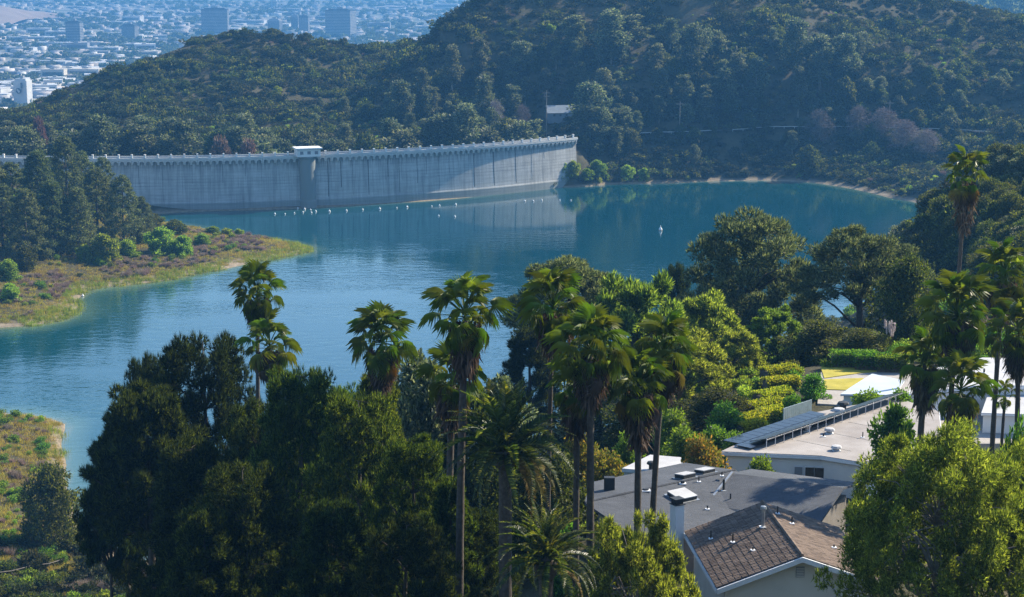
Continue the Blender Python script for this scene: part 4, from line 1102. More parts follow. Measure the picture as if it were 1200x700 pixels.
def skylight(px, py, w, l, h, pl, nrm, mat):
    c = L(plane_pt(px, py, pl, nrm)); rz = math.atan2(u2.y, u2.x)
    tilt = math.asin(max(-1, min(1, -nrm.dot(n2)))) * -1
    o = MB().box(-w, w, -l, l, 0, h).build('skylight', M['black'], gh2, c, (tilt * (1 if nrm is nF else 1), 0, rz))
    MB().box(-w * 1.02, w * 1.02, -l * 1.02, l * 1.02, h + .005, h + .07).build('pane', mat, o)
    MB().box(-w - .18, w + .18, -l - .18, l + .18, -.01, .04).build('flashing', M['metal'], o)
skylight(799, 583, .85, .75, .28, ra, nF, M['whiteroof'])
skylight(803, 560, .6, .55, .3, ra, nB, M['whiteroof'])
skylight(826, 554, .6, .55, .25, ra, nB, M['whiteroof'])
for px, py, h, pl, nn, r in [(848, 575, .9, ra, nF, .09), (856, 586, .5, ra, nF, .06), (829, 597, .3, ra, nF, .06), (800, 567, .25, ra, nF, .16), (819, 565, .45, ra, nF, .05), (757, 575, .15, ra, nF, .22), (846, 558, .35, ra, nB, .05)]:
    c = L(plane_pt(px, py, pl, nn)); roof_pipe(gh2, c.x, c.y, c.z, h, r)
c = L(plane_pt(714, 574, ra, nB)); bx_ = MB().box(c.x - .4, c.x + .4, c.y - .3, c.y + .3, c.z - .2, c.z + 1.0).build('vent_box', M['black'], gh2)
# chimney
cp_ = at(793, 628, 127.2); ct = at(793, 591, 127.2)
ch = MB().box(-.36, .36, -.36, .36, 0, ct.z - cp_.z + 1.2).build('chimney', M['whitewall'], gh2, L((cp_.x, 127.2, cp_.z - 1.2)), (0, 0, .5))
hh = ct.z - cp_.z + 1.2
MB().box(-.42, .42, -.42, .42, hh + .005, hh + .06).box(-.3, .3, -.3, .3, hh + .06, hh + .38).box(-.4, .4, -.4, .4, hh + .38, hh + .46).build('chimney_cap', M['black'], ch)

# white flat-roofed outbuilding
def flat_building(name, pix, z, label, roofm, wallm, base, th=.3, q=.95, cat='building'):
    pts = [atz(px, py, z) for px, py in pix]; c = sum(pts, Vector()) / len(pts)
    o = empty(name, (c.x, c.y, base), 0, label, cat)
    poly = [(p.x - c.x, p.y - c.y) for p in pts]
    MB().prism(poly, z - base - th, z - base).build('roof', roofm, o)
    MB().prism([(a * q, b * q) for a, b in poly], -2.5, z - base - th - .005).build('wall', wallm, o)
    MB().prism([(a * 1.008, b * 1.008) for a, b in poly], z - base - th + .05, z - base - .06).build('fascia', M['trim'], o)
    return o, poly, c
shed, sp_, sc0 = flat_building('outbuilding', [(729, 549), (794, 555), (802, 551), (798, 536), (762, 533)], 79.6, 'small white flat roofed outbuilding behind the grey roof', M['whiteroof'], M['whitewall'], 74.5, .35)
roof_pipe(shed, atz(763, 550, 79.6).x - sc0.x, atz(763, 550, 79.6).y - sc0.y, 79.6 - 74.5, .45, .2, True, False, M['black'])

# white house with the solar array
zs_ = 80.8
sol_h, spoly, sc1 = flat_building('solar_roof_house', [(845, 529), (962, 534), (1012, 542), (1105, 522), (1100, 482), (1050, 466), (935, 487)], zs_, 'long white flat roofed house carrying rows of solar panels', M['flatroof'], M['whitewall'], 76.8, .4, .965, 'house')
def S(p): return Vector((p.x - sc1.x, p.y - sc1.y, p.z - 76.8))
ROOFZ = zs_ - 76.8
# tilted row: near edge raised on legs
arr = empty('x', (0, 0, 0)); bpy.data.objects.remove(arr)
e0, e1 = atz(898, 524, zs_ + .15), atz(1058, 466, zs_ + .35)
ax = (e1 - e0); ax.z = 0; LN = ax.length; ax.normalize(); pn = Vector((-ax.y, ax.x, 0))     # pn points to the far left side
array = MB().tube([S(e0 + Vector((0, 0, .62))), S(e0 + ax * LN + Vector((0, 0, .62)))], [.05, .05], 4).build('solar_array', M['metal'], sol_h)
np_ = 17; pw = LN / np_
for i in range(np_):
    a = e0 + ax * (i * pw + .03); b = e0 + ax * ((i + 1) * pw - .03)
    up0, up1 = Vector((0, 0, .75)), Vector((0, 0, .20))
    q = [S(a + up0), S(b + up0), S(b + pn * 1.75 + up1), S(a + pn * 1.75 + up1)]
    pnl = MB().slab(q, .05).build('solar_panel', M['panel'], array)
    q2 = [q[0] + (q[0] - q[2]).normalized() * .03 - Vector((0, 0, .012)), q[1] + (q[1] - q[3]).normalized() * .03 - Vector((0, 0, .012)), q[2] + (q[2] - q[0]).normalized() * .03 - Vector((0, 0, .012)), q[3] + (q[3] - q[1]).normalized() * .03 - Vector((0, 0, .012))]
    pnl.data.materials.append(M['metal'])
    if i % 1 == 0:
        MB().tube([S(a + Vector((0, 0, -.15))), S(a + Vector((0, 0, .72)))], [.04, .04], 4).build('leg', M['trim'], array)
# flat panels left of it
f0 = atz(862, 523, zs_ + .1)
array2 = MB().box(-.1, .1, -.1, .1, 0, .08).build('flat_solar_array', M['metal'], sol_h, S(f0) - Vector((0, 0, .1)))
for i in range(13):
    for j in range(2):
        a = f0 + ax * (i * 1.08 + .6 * j) + pn * (-1.6 + j * 1.7); 
        q = [a, a + ax * 1.02, a + ax * 1.02 + pn * 1.62, a + pn * 1.62]
        ce = sum(q, Vector()) / 4
        MB().slab([S(p + Vector((0, 0, .12))) - (S(f0) - Vector((0, 0, .1))) for p in q], .05).build('solar_panel', M['panel'], array2)
for px, py, h, r, cap in [(945, 505, .35, .22, True), (988, 480, .5, .3, True), (983, 485, .3, .3, True), (980, 528, .2, .25, True), (1011, 513, .5, .05, False), (965, 512, .3, .08, False), (972, 508, .25, .25, True), (1040, 500, .3, .12, True)]:
    c = S(atz(px, py, zs_)); roof_pipe(sol_h, c.x, c.y, ROOFZ, h, r, cap, True, M['whiteroof'] if r > .2 and px != 988 else None)
# front window band, from the wall's own edge
qa, qb = Vector(spoly[1]) * .965, Vector(spoly[2]) * .965
wa_, wb_ = Vector(spoly[0]) * .965, Vector(spoly[1]) * .965
dw = (wb_ - wa_).normalized(); nw_ = Vector((dw.y, -dw.x)); rzw = math.atan2(dw.y, dw.x); Lw = (wb_ - wa_).length
for px, w, mt, nm in [(934, .36, M['cgrey'], 'louvre_window'), (947.5, .40, M['glass'], 'window'), (959, .42, M['glass'], 'window')]:
    tt = (px - 845) / 117 * Lw; pos = wa_ + dw * tt + nw_ * .02
    w_ = MB().box(-w * 1.05, w * 1.05, -.06, .02, 1.45, 2.75).build(nm, M['trim'], sol_h, (pos.x, pos.y, .2), (0, 0, rzw))
    MB().box(-w * .92, w * .92, -.075, -.062, 1.55, 2.65).build('pane', mt, w_)
MB().box(-.04, .04, -.1, .0, 0, 2.9).build('downpipe', M['trim'], sol_h, ((wa_ + dw * (Lw * .25)).x, (wa_ + dw * (Lw * .25)).y, .3), (0, 0, rzw))
# corrugated screen beside the roof
s0_, s1_ = at(918, 497, 168.5), at(951, 493, 172)
scr = empty('corrugated_screen', (s0_.x, s0_.y, 77), 0, 'grey green corrugated screen wall beside the solar roof', 'screen')
M['screen'] = plain('grey_green_metal', (.22, .27, .26), (.30, .35, .34), 2, .5, metal=.2)
dv = (s1_ - s0_); nb = 14
for i in range(nb):
    a, b = dv * (i / nb), dv * ((i + .92) / nb); top = at(918, 479, 168.5).z - 77
    MB().prism([(a.x, a.y), (b.x, b.y), (b.x - .05, b.y + .08 + .05 * (i % 2)), (a.x - .05, a.y + .08 + .05 * (i % 2))], -.5, top).build('panel', M['screen'], scr)

# second pale house at the right edge and the pavilion by the lawn
rh, rpoly, rc = flat_building('pale_roof_house', [(1062, 462), (1140, 452), (1215, 452), (1260, 430), (1215, 420), (1138, 419), (1085, 435)], 80.6, 'white house with pale flat roof behind the right palms', M['whiteroof'], M['whitewall'], 76.9, .4, .95, 'house')
rh2, rpoly2, rc2 = flat_building('garage', [(1150, 484), (1215, 486), (1240, 468), (1205, 460), (1160, 456)], 79.6, 'low white garage roof behind the rightmost palm trunk', M['whiteroof'], M['whitewall'], 76.9, .3, .95)
for i in range(3):
    roof_pipe(rh, -3 + i * 2.5, .4 * i, 80.6 - 76.9, .4, .1)
pv, pvp, pc = flat_building('garden_pavilion', [(985, 462), (1048, 463), (1060, 446), (1022, 438), (998, 453)], 79.0, 'pale flat canopy roof beside the yellow lawn', M['bluewhite'], M['whitewall'], 76.9, .2, .9)

# garden: patio, lawns, kerb
def patch(name, pix, z, mat, th=.12):
    pts = [atz(px, py, z) for px, py in pix]
    return structure(MB().prism([(p.x, p.y) for p in pts], z - th - .6, z).build(name, mat))
M['patio'] = shingle_mat('patio_paving', (.30, .27, .24), (.40, .365, .33), .9, .9)
M['seam'] = plain('roof_seam', (.18, .165, .15), (.26, .24, .22), 3, .9)
for t_ in (.18, .36, .55, .74, .9):
    a_ = e0 + ax * (LN * t_) - pn * .4; b_ = a_ - pn * 5.5; sd_ = ax * .05
    MB().slab([S(Vector((q.x, q.y, zs_ + .012))) for q in (a_ - sd_, b_ - sd_, b_ + sd_, a_ + sd_)], .01).build('roof_seam', M['seam'], sol_h)
M['lawn'] = plain('dry_lawn', (.30, .26, .035), (.44, .36, .06), .7, .95, .5, 12)
patch('patio', [(958, 473), (1040, 478), (1075, 452), (1060, 432), (1005, 424), (962, 436)], 77.18, M['patio'])
patch('lawn', [(962, 431), (985, 425), (1040, 434), (1008, 437), (966, 443)], 77.26, M['lawn'])
patch('lawn', [(966, 444.5), (1010, 443), (1030, 447), (992, 457), (963, 456)], 77.26, M['lawn'])
patch('driveway', [(1085, 520), (1190, 520), (1215, 492), (1150, 485), (1095, 487)], 77.6, M['patio'])
tw0, tw1 = atz(984, 424, 77.2), atz(1045, 430, 77.2)
wl = empty('garden_wall', tw0, 0, 'low pale wall between the lawn and the green hedge', 'wall')
dv = tw1 - tw0
for i in range(8):
    a, b = dv * (i / 8), dv * ((i + .97) / 8); MB().prism([(a.x, a.y), (b.x, b.y), (b.x - .1, b.y + .35), (a.x - .1, a.y + .35)], -2.2, .55).build('block', M['bluewhite'], wl)

def hedge_mesh(nm, seed, mat, l, w, h, n):      # rounded-top clipped hedge, leaves over its surface
    r = np.random.default_rng(seed); u = r.uniform(-1, 1, n); a = r.uniform(-.25, math.pi + .25, n)
    p = np.stack([u * l + np.cos(a) * 0, np.cos(a) * w, np.maximum(np.sin(a), -.1) ** 1 * h], 1)
    p[:, 2] = h * np.abs(np.sin(a)) ** .5; p[:, 1] = w * np.sign(np.cos(a)) * np.abs(np.cos(a)) ** .6
    p = p * r.uniform(.82, 1.03, n)[:, None]
    ax_ = unit(np.stack([np.zeros(n), np.cos(a), np.sin(a) + .3], 1))
    return soup(nm, leaves(p, ax_, .24, .14, r), mat)
def hedge(px, py, z, l, w, h, rz, mat, label, group=None, seed=1):
    p = atz(px, py, z); p.z = min(z, hz(p.x, p.y) + .3)
    p.z = z - h * .8
    o = empty('clipped_hedge', p, rz, label, 'hedge', group)
    link('foliage', hedge_mesh('hedge_leaves', seed, mat, l, w, h, int(900 + 900 * l)), o)
    MB().box(-l * .9, l * .9, -w * .78, w * .78, -2.0, h * .72).build('inner_branches', M['bark'], o)
    return o
for i, (px, py, l, w, h, rz) in enumerate([(913, 432, 2.2, 1.0, 1.3, .5), (915, 445, 2.0, .9, 1.2, .3), (905, 460, 2.2, 1.0, 1.3, .6), (897, 472, 2.4, 1.0, 1.2, .6), (885, 487, 2.4, 1.0, 1.3, .7), (905, 480, 1.6, .8, 1.0, .6), (878, 497, 1.5, .8, 1.0, .6)]):
    hedge(px, py, 78.0, l, w, h, rz, M['hedge'], ['uppermost yellow green clipped hedge on the terrace left of the lawn', 'orange tinted clipped hedge second from the top of the terrace', 'yellow green clipped hedge midway down the garden terrace', 'broad yellow hedge below the midway terrace hedge', 'lowest wide yellow hedge on the terrace near the solar roof', 'small yellow hedge by the dark round shrubs', 'little yellow hedge at the foot of the terrace'][i], 'clipped hedges on the terrace', 50 + i)
for i, (px, py) in enumerate([(933, 436), (940, 430), (930, 446), (925, 455), (923, 464), (920, 472), (970, 424), (926, 478)]):
    p = atz(px, py, 77.8); o = empty('topiary_ball', (p.x, p.y, 76.6), 0, 'small dark round clipped shrub between the terrace hedges and lawn', 'shrub', 'round clipped shrubs')
    link('foliage', SH_GREEN[i % 3], o, scale=(.85, .85, 1.15))
for i, (px, py, l) in enumerate([(1000, 415, 2.6), (1025, 418, 2.4), (1045, 420, 1.8)]):
    hedge(px, py, 78.6, l, 1.1, 1.6, -.1, M['green'], ['left stretch of the dark green hedge behind the lawn', 'middle stretch of the dark green hedge behind the lawn', 'right stretch of the green hedge below the pampas plumes'][i], 'green hedge behind the lawn', 80 + i)
# pampas grass
p = atz(1043, 402, 78.4)
pg = empty('pampas_grass', (p.x, p.y, 77), 0, 'pampas grass with pale pink plumes above the green hedge', 'plant')
link('leaves', tussock('pampas_leaves', 8, M['green'], 220, 2.0, .05, .5, .5), pg)
r = np.random.default_rng(4)
for i in range(16):
    h = r.uniform(2.2, 3.4); a = r.uniform(0, 6.28); q = r.uniform(0, .45)
    st = Vector((math.cos(a) * q * 1.6, math.sin(a) * q, h)); n = 90
    tt = r.uniform(.0, 1, n); b = np.array(st)[None] * .98 + np.stack([np.zeros(n), np.zeros(n), tt * .9 - .2], 1)
    d = unit(np.stack([r.normal(0, .35, n), r.normal(0, .35, n), np.ones(n)], 1))
    pl = soup('plume_hair', blades(b, d, .3, .05, r), M['plume']); link('plume', pl, pg)
    MB().tube([(0, 0, 0), st * .5, st], [.02, .018, .012], 4).build('stem', M['dead'], pg)

# ---------------------------------------------------------------- near palms
def palm_at(px, py, Y, size, label, seed, **kw):
    c = at(px, py, Y); return fan_palm((c.x, Y), c.z - .2, size, label, seed, **kw)
for i, (px, py, Y, s, lab, kw) in enumerate([
    (302, 345, 166, 1.15, 'tall fan palm rising alone above the dark pines at left', dict(skirt=2.6)),
    (316, 408, 158, 1.2, 'fan palm with pale dead fronds just below the tall left palm', dict(dead=8, skirt=1.5, nf=30)),
    (447, 402, 146, 1.3, 'wide drooping fan palm left of the centre palms', dict(skirt=3.0, nf=44)),
    (545, 372, 116, 1.08, 'fan palm with tall straight trunk at centre against the lake', dict(skirt=3.0, r0=.3)),
    (530, 446, 121, 1.0, 'lower fan palm tucked behind the tall centre palm', dict(skirt=2.4, r0=.3)),
    (648, 362, 121, 1.02, 'slim trunked fan palm before the umbrella pine', dict(skirt=2.2, r0=.19)),
    (692, 412, 113, 1.1, 'bright fan palm in the middle of the right hand palm clump', dict(skirt=2.4, r0=.28, nf=44)),
    (676, 455, 116, .9, 'shaded fan palm low in the right hand palm clump', dict(skirt=2.2, r0=.24)),
    (778, 416, 119, 1.1, 'fan palm with leaning trunk right of the palm clump', dict(skirt=2.0, bend=.06, gold=6)),
    (748, 452, 116, 1.02, 'fan palm with upright trunk in front of the leaning one', dict(skirt=3.2, r0=.27)),
    (1122, 372, 136, 1.25, 'large shaggy fan palm at right before the pale roofs', dict(skirt=2.6, nf=48)),
    (1176, 325, 150, 1.15, 'bright topped fan palm at the right edge', dict(skirt=2.6, gold=8)),
    (1194, 392, 141, 1.15, 'dark fan palm cut by the right edge of the view', dict(skirt=2.4)),
    (1085, 425, 139, 1.0, 'dark fan palm leftmost of the right hand group', dict(skirt=3.0, r0=.3)),
    (1126, 458, 133, 1.05, 'low fan palm with heavy dead skirt behind the olive tree', dict(skirt=3.4, dead=8)),
    (1132, 208, 190, 1.15, 'lone fan palm with brown skirt against the far slope', dict(skirt=4.6, nf=26, dead=14, gold=6, r0=.26)),
    (1178, 462, 146, .55, 'young fan palm standing beside the right palm trunk', dict(skirt=0, nf=16, dead=0, gold=0, r0=.16))]):
    palm_at(px, py, Y, s, lab, 100 + i, **kw)
c = at(592, 535, 110); date_palm(c.x, 110, c.z, 1.12, 'big date palm with arching fronds below the centre palms', 5)
c = at(640, 662, 99); date_palm(c.x, 99, c.z, .86, 'smaller date palm low at the bottom edge', 6, 50, 2)

# ---------------------------------------------------------------- near and middle trees
near = 'dark trees of the near slope'
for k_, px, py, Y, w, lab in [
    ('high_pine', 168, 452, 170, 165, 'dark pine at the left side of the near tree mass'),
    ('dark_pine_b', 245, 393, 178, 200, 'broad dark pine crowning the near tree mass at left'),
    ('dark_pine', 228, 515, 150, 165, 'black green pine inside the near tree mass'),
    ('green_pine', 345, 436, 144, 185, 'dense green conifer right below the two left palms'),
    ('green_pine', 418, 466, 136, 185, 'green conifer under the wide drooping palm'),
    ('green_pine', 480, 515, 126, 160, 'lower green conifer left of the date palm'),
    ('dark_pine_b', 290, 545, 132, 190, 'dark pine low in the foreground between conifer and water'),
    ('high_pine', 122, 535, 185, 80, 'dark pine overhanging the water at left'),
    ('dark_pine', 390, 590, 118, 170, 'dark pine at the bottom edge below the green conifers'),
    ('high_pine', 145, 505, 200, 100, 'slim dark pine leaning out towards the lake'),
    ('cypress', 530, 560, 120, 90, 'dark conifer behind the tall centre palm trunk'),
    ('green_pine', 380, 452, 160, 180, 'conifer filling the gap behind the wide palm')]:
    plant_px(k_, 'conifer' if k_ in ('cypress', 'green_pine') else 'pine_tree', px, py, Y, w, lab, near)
plant_px('oak_mid', 'shore_tree', 56, 543, 372, 84, 'small dark tree on the shore at the lower left', near)

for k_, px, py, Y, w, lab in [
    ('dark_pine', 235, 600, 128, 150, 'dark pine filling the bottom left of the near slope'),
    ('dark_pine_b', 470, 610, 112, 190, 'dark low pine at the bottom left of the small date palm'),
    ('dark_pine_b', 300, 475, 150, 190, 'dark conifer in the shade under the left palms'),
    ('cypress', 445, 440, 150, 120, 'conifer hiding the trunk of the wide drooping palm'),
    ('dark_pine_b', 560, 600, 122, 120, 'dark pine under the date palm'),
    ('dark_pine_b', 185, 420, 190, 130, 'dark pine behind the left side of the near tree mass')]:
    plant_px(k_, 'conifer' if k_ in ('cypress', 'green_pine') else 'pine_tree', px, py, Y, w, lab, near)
mid = 'trees between the houses and the lake'
for k_, nm, px, py, Y, w, lab in [
    ('umbrella_pine', 'umbrella_pine', 668, 300, 232, 165, 'umbrella shaped pine standing over the lake behind the palms'),
    ('tall_shrub', 'olive_green_tree', 748, 322, 222, 165, 'olive green tree right of the umbrella pine'),
    ('tall_shrub', 'olive_green_tree', 822, 343, 232, 130, 'rounded olive green tree below the big dome pine'),
    ('dark_pine_b', 'pine_tree', 797, 310, 285, 60, 'dark little pine at the waterside left of the dome pine'),
    ('stone_pine_b', 'stone_pine', 885, 247, 262, 192, 'big grey green dome pine before the far water'),
    ('stone_pine', 'stone_pine', 1012, 266, 246, 175, 'open pine with visible forked trunk right of the dome pine'),
    ('tall_shrub', 'olive_green_tree', 911, 360, 226, 88, 'small round tree in front of the dome pine'),
    ('tall_shrub', 'olive_green_tree', 862, 385, 216, 90, 'low olive tree beside the terrace hedges'),
    ('tall_shrub', 'olive_green_tree', 800, 388, 205, 140, 'broad olive tree behind the leaning palm'),
    ('euca_mid', 'grey_green_tree', 705, 425, 196, 130, 'grey green tree behind the palm trunks'),
    ('oak_mid', 'evergreen_oak', 760, 455, 186, 110, 'dark oak on the slope above the white outbuilding'),
    ('euca_mid', 'grey_green_tree', 480, 412, 176, 120, 'grey tree showing between the two centre palms'),
    ('euca_mid', 'grey_green_tree', 590, 440, 165, 100, 'grey tree behind the date palm'),
    ('dark_pine', 'pine_tree', 622, 385, 214, 110, 'dark pine below the umbrella pine at the gap in the palms'),
    ('euca_mid', 'grey_green_tree', 500, 425, 160, 120, 'grey leafed tree right of the wide drooping palm'),
    ('oak_mid', 'evergreen_oak', 560, 455, 160, 120, 'dark oak between the tall centre palm and the umbrella pine'),
    ('oak_mid', 'evergreen_oak', 1065, 300, 232, 90, 'dark oak right of the forked pine'),
    ('oak_mid', 'evergreen_oak', 960, 375, 218, 90, 'oak thicket left of the pampas grass'),
    ('oak_mid', 'evergreen_oak', 1010, 385, 212, 80, 'oak thicket directly behind the green hedge'),
    ('oak_mid', 'evergreen_oak', 840, 455, 182, 90, 'oak beside the lower terrace hedges'),
    ('oak_mid', 'evergreen_oak', 640, 520, 150, 110, 'dark oak behind the slim palm trunk'),
    ('tall_shrub', 'olive_green_tree', 765, 372, 240, 110, 'olive tree thicket between the umbrella pine and dome pine')]:
    plant_px(k_, nm, px, py, Y, w, lab, mid)
plant_px('feathery_tree', 'feathery_tree', 1108, 496, 100, 275, 'large bright olive green feathery tree at bottom right')
plant_px('feathery_tree', 'feathery_tree', 1222, 505, 104, 170, 'second feathery tree cut by the right edge')
plant_px('feathery_tree_b', 'feathery_tree', 748, 600, 108, 150, 'bright feathery tree at the bottom before the chimney')
plant_px('orange_bush', 'flowering_bush', 822, 510, 152, 62, 'orange flowering bush beside the white outbuilding', None, 'bush')
plant_px('orange_bush', 'flowering_bush', 712, 528, 158, 70, 'orange tinted bush behind the palm trunks left of the outbuilding', None, 'bush')
plant_px('orange_bush', 'flowering_bush', 680, 505, 168, 60, 'yellowish bush on the slope behind the thin palm trunk', None, 'bush')
plant_px('magnolia', 'magnolia_tree', 1046, 472, 146, 56, 'glossy dark small tree standing before the flat roof')
plant_px('garden_bush', 'garden_bush', 893, 533, 150, 50, 'green bush against the white house wall', None, 'bush')
plant_px('garden_bush', 'garden_bush', 955, 437, 190, 40, 'light green garden tree between hedges and lawn', None, 'bush')
plant_px('garden_bush', 'garden_bush', 1020, 456, 176, 60, 'row of bright green shrubs before the canopy roof', None, 'bush')
plant_px('garden_bush', 'garden_bush', 1055, 455, 174, 50, 'green shrub at the right of the canopy roof', None, 'bush')
plant_px('garden_bush', 'garden_bush', 1195, 488, 135, 50, 'yellow green bush at the right edge by the driveway', None, 'bush')
for i, (px, py, Y, w) in enumerate([(840, 498, 165, 60), (862, 505, 160, 50), (850, 470, 176, 60), (930, 462, 180, 36), (800, 500, 166, 60), (790, 478, 178, 60), (735, 505, 168, 50)]):
    plant_px('garden_bush', 'slope_bush', px, py, Y, w, 'green bush on the slope between the outbuilding and the terrace hedges', 'slope bushes', 'bush')

# ---------------------------------------------------------------- wooded slope at the right edge
r_ = random.Random(21); n_ = 0
for i in range(300):
    px = r_.uniform(1030, 1230); py = r_.uniform(185, 350)
    p = hit(px, py, 255, 560)
    if p.y > 540 or p.z < 20: continue
    kd = r_.choice(['oak_mid', 'oak_mid', 'euca_mid', 'round_oak'])
    plant(kd, 'slope_oak', p, r_.uniform(6, 10), r_.uniform(7, 11), None, 'bushy oak on the right slope ' + ('left of the lone skirted palm' if px < 1105 else 'behind the lone skirted palm' if px < 1160 else 'at the right edge') + (' along its crest' if py < 225 else ' halfway down' if py < 280 else ' low down'), 'tree', 'oaks on the right slope'); n_ += 1
    if n_ > 95: break

# ---------------------------------------------------------------- left bank
for i, (px, py, Y, w) in enumerate([(12, 196, 752, 48), (42, 182, 742, 50), (76, 166, 772, 46), (96, 183, 792, 40), (112, 203, 748, 44), (62, 218, 716, 46), (142, 211, 744, 40), (0, 222, 712, 46), (28, 226, 704, 44), (88, 226, 720, 40), (58, 190, 800, 40), (-14, 186, 735, 50), (120, 190, 812, 30), (165, 236, 770, 26)]):
    plant_px('bank_conifer' if i % 2 else 'bank_conifer_b', 'bank_conifer', px, py - 6, Y, w * 1.35, ['second conifer of the left bank grove from the left edge', 'broad conifer in the left part of the bank grove', 'tallest conifer of the left bank, rising over the dam crest', 'conifer just right of the tallest one on the left bank', 'conifer at the right shoulder of the left bank grove', 'lower conifer in front of the tallest one', 'conifer standing apart at the right of the left bank grove', 'low conifer cut by the left edge above the bank', 'front conifer near the left edge of the bank', 'front conifer at the right of the left bank grove', 'conifer behind the middle of the left bank grove', 'tall conifer at the very left edge', 'slim conifer behind the right shoulder of the grove', 'smallest conifer, rightmost on the left bank'][i], 'conifers on the left bank')
for i, (px, py, w, h) in enumerate([(122, 308, 40, 34), (150, 300, 30, 20), (190, 298, 42, 32), (215, 300, 30, 24), (30, 318, 34, 30), (10, 330, 30, 26), (165, 285, 30, 22), (205, 275, 30, 18), (238, 288, 22, 14), (280, 278, 14, 10), (100, 306, 24, 20), (12, 352, 28, 20), (250, 275, 20, 10), (180, 268, 26, 18)]):
    p = hit(px, py, 560, 900); sc_ = p.y / FPX
    plant('willow' if i not in (4, 6, 7, 13) else 'round_oak', 'bank_willow', p, h * sc_, w * sc_, None, ['bright green round bush below the conifer standing apart', 'small bush right of the bright round bush', 'wide yellow green bush at the middle of the left bank', 'yellow green bush right of the wide one', 'dark bush at the left edge above the cove', 'low yellow bush at the left edge by the cove', 'dark bush behind the wide yellow green bush', 'dark bush at the far side of the left bank', 'small green bush towards the spit', 'tiny pale bush near the tip of the spit', 'green bush left of the bright round bush', 'lowest green bush at the left edge', 'small bush on the far rim of the spit', 'dark bush beside the rightmost conifer'][i], 'bush', 'bushes on the left bank')
def near_shore(lo, hi): return lambda x, y, h: (h > lo) & (h < hi)
scatter_region('bank_dry_brush', 5200, (-240, -70), (600, 800), lambda x, y, h: (h > 1.1) & (h < 4.6) & (fbm(x / 16, y / 16, 3, 9) > -.06), .7, 2.0, SH_DRY, squash=(.8, 1.3))
scatter_region('bank_reeds', 15000, (-240, -75), (600, 800), lambda x, y, h: (h > -.3) & (h < 1.3) & (fbm(x / 22, y / 22, 3, 19) > -.12), .6, 1.1, SH_REED)
scatter_region('bank_grass', 11000, (-260, -75), (600, 820), lambda x, y, h: (h > .5) & (h < 12), .8, 1.7, SH_GRASS)
scatter_region('bank_green_brush', 1500, (-300, -75), (600, 860), lambda x, y, h: (h > 2.2) & (fbm(x / 16, y / 16, 3, 9) < .02), .8, 2.4, SH_LIME + SH_GREEN)
scatter_region('left_bank_scrub', 3600, (-520, -225), (560, 960), lambda x, y, h: h > 1.5, 1.0, 3.4, SH_SCRUB + SH_GREEN)
scatter_region('east_yard_brush', 700, (52, 130), (95, 230), lambda x, y, h: (x > 66) | (y < 120), .6, 1.8, SH_GREEN + SH_SCRUB[:2])
# spit at the lower left
scatter_region('spit_dry_brush', 2600, (-200, -88), (370, 495), lambda x, y, h: (h > 1.0) & (fbm(x / 14, y / 14, 3, 29) > .0), .5, 1.5, SH_DRY, squash=(.9, 1.4))
scatter_region('spit_grass', 6500, (-200, -86), (350, 495), lambda x, y, h: (h > .35), .8, 1.6, SH_GRASS)
scatter_region('spit_green_brush', 1700, (-200, -88), (350, 492), lambda x, y, h: (h > .9) & (fbm(x / 14, y / 14, 3, 29) < .02), .7, 2.0, SH_LIME)
scatter_region('spit_reeds', 700, (-150, -84), (360, 470), lambda x, y, h: (h > -.2) & (h < .8) & (fbm(x / 12, y / 12, 2, 39) > .0), .7, 1.2, SH_REED)

# ---------------------------------------------------------------- undergrowth of the near slope
hx = lambda x, y: (x > 4) & (x < 66) & (y > 108) & (y < 215) & ~((x < 14 + (y - 150) * .1) & (y > 146))
scatter_region('slope_undergrowth', 5200, (-75, 75), (80, 300), lambda x, y, h: (h > 1.5) & ~hx(x, y), .6, 2.0, SH_GREEN + SH_SCRUB[:2])
scatter_region('lower_slope_brush', 3000, (-130, 90), (260, 380), lambda x, y, h: (h > 1.0), .8, 2.4, SH_GREEN + SH_SCRUB[:2] + SH_DRY[:1])
scatter_region('slope_dry_grass', 4000, (-120, 60), (90, 370), lambda x, y, h: (h > .8) & ~hx(x, y), .6, 1.2, SH_GRASS)
scatter_region('right_slope_scrub', 7000, (55, 460), (230, 940), lambda x, y, h: (h > 1.0), 1.2, 3.6, SH_GREEN + SH_SCRUB)
scatter_region('garden_ground_cover', 700, (15, 62), (176, 235), lambda x, y, h: ((x - .235 * y > -9) & (y > 207)) | (x < .155 * y - 1), .6, 1.3, SH_GREEN + SH_LIME)

# ---------------------------------------------------------------- far hills: scrub, trees
hillc = lambda x, y, h: (h > 2.2) & (fbm(x / 45, y / 45, 4, 61) > -.2) & ~((np.hypot(x - DC.x, y - DC.y) < DR + 3) & (np.hypot(x - DC.x, y - DC.y) > DR - 11) & (y < 1000) & (h < 40))
scatter_region('hill_chaparral', 42000, (-630, 560), (925, 1420), hillc, .8, 4.2, SH_SCRUB, lambda x, y: .75 + 1.6 * np.clip(fbm(x / 38, y / 38, 3, 71) + .2, 0, .5), squash=(.6, 1.1))
scatter_region('hill_dry_scrub', 7000, (-460, 560), (925, 1420), lambda x, y, h: (h > 4) & (fbm(x / 55, y / 55, 3, 81) > .03), .7, 2.4, SH_DRY + SH_LIME[:1], squash=(.6, 1.0))
scatter_region('far_shore_brush', 1500, (20, 330), (930, 1040), lambda x, y, h: (h > .8) & (h < 9), .8, 2.6, SH_SCRUB + SH_LIME[:1] + SH_DRY[:1])
belt = 'trees behind the dam parapet'
r_ = random.Random(33)
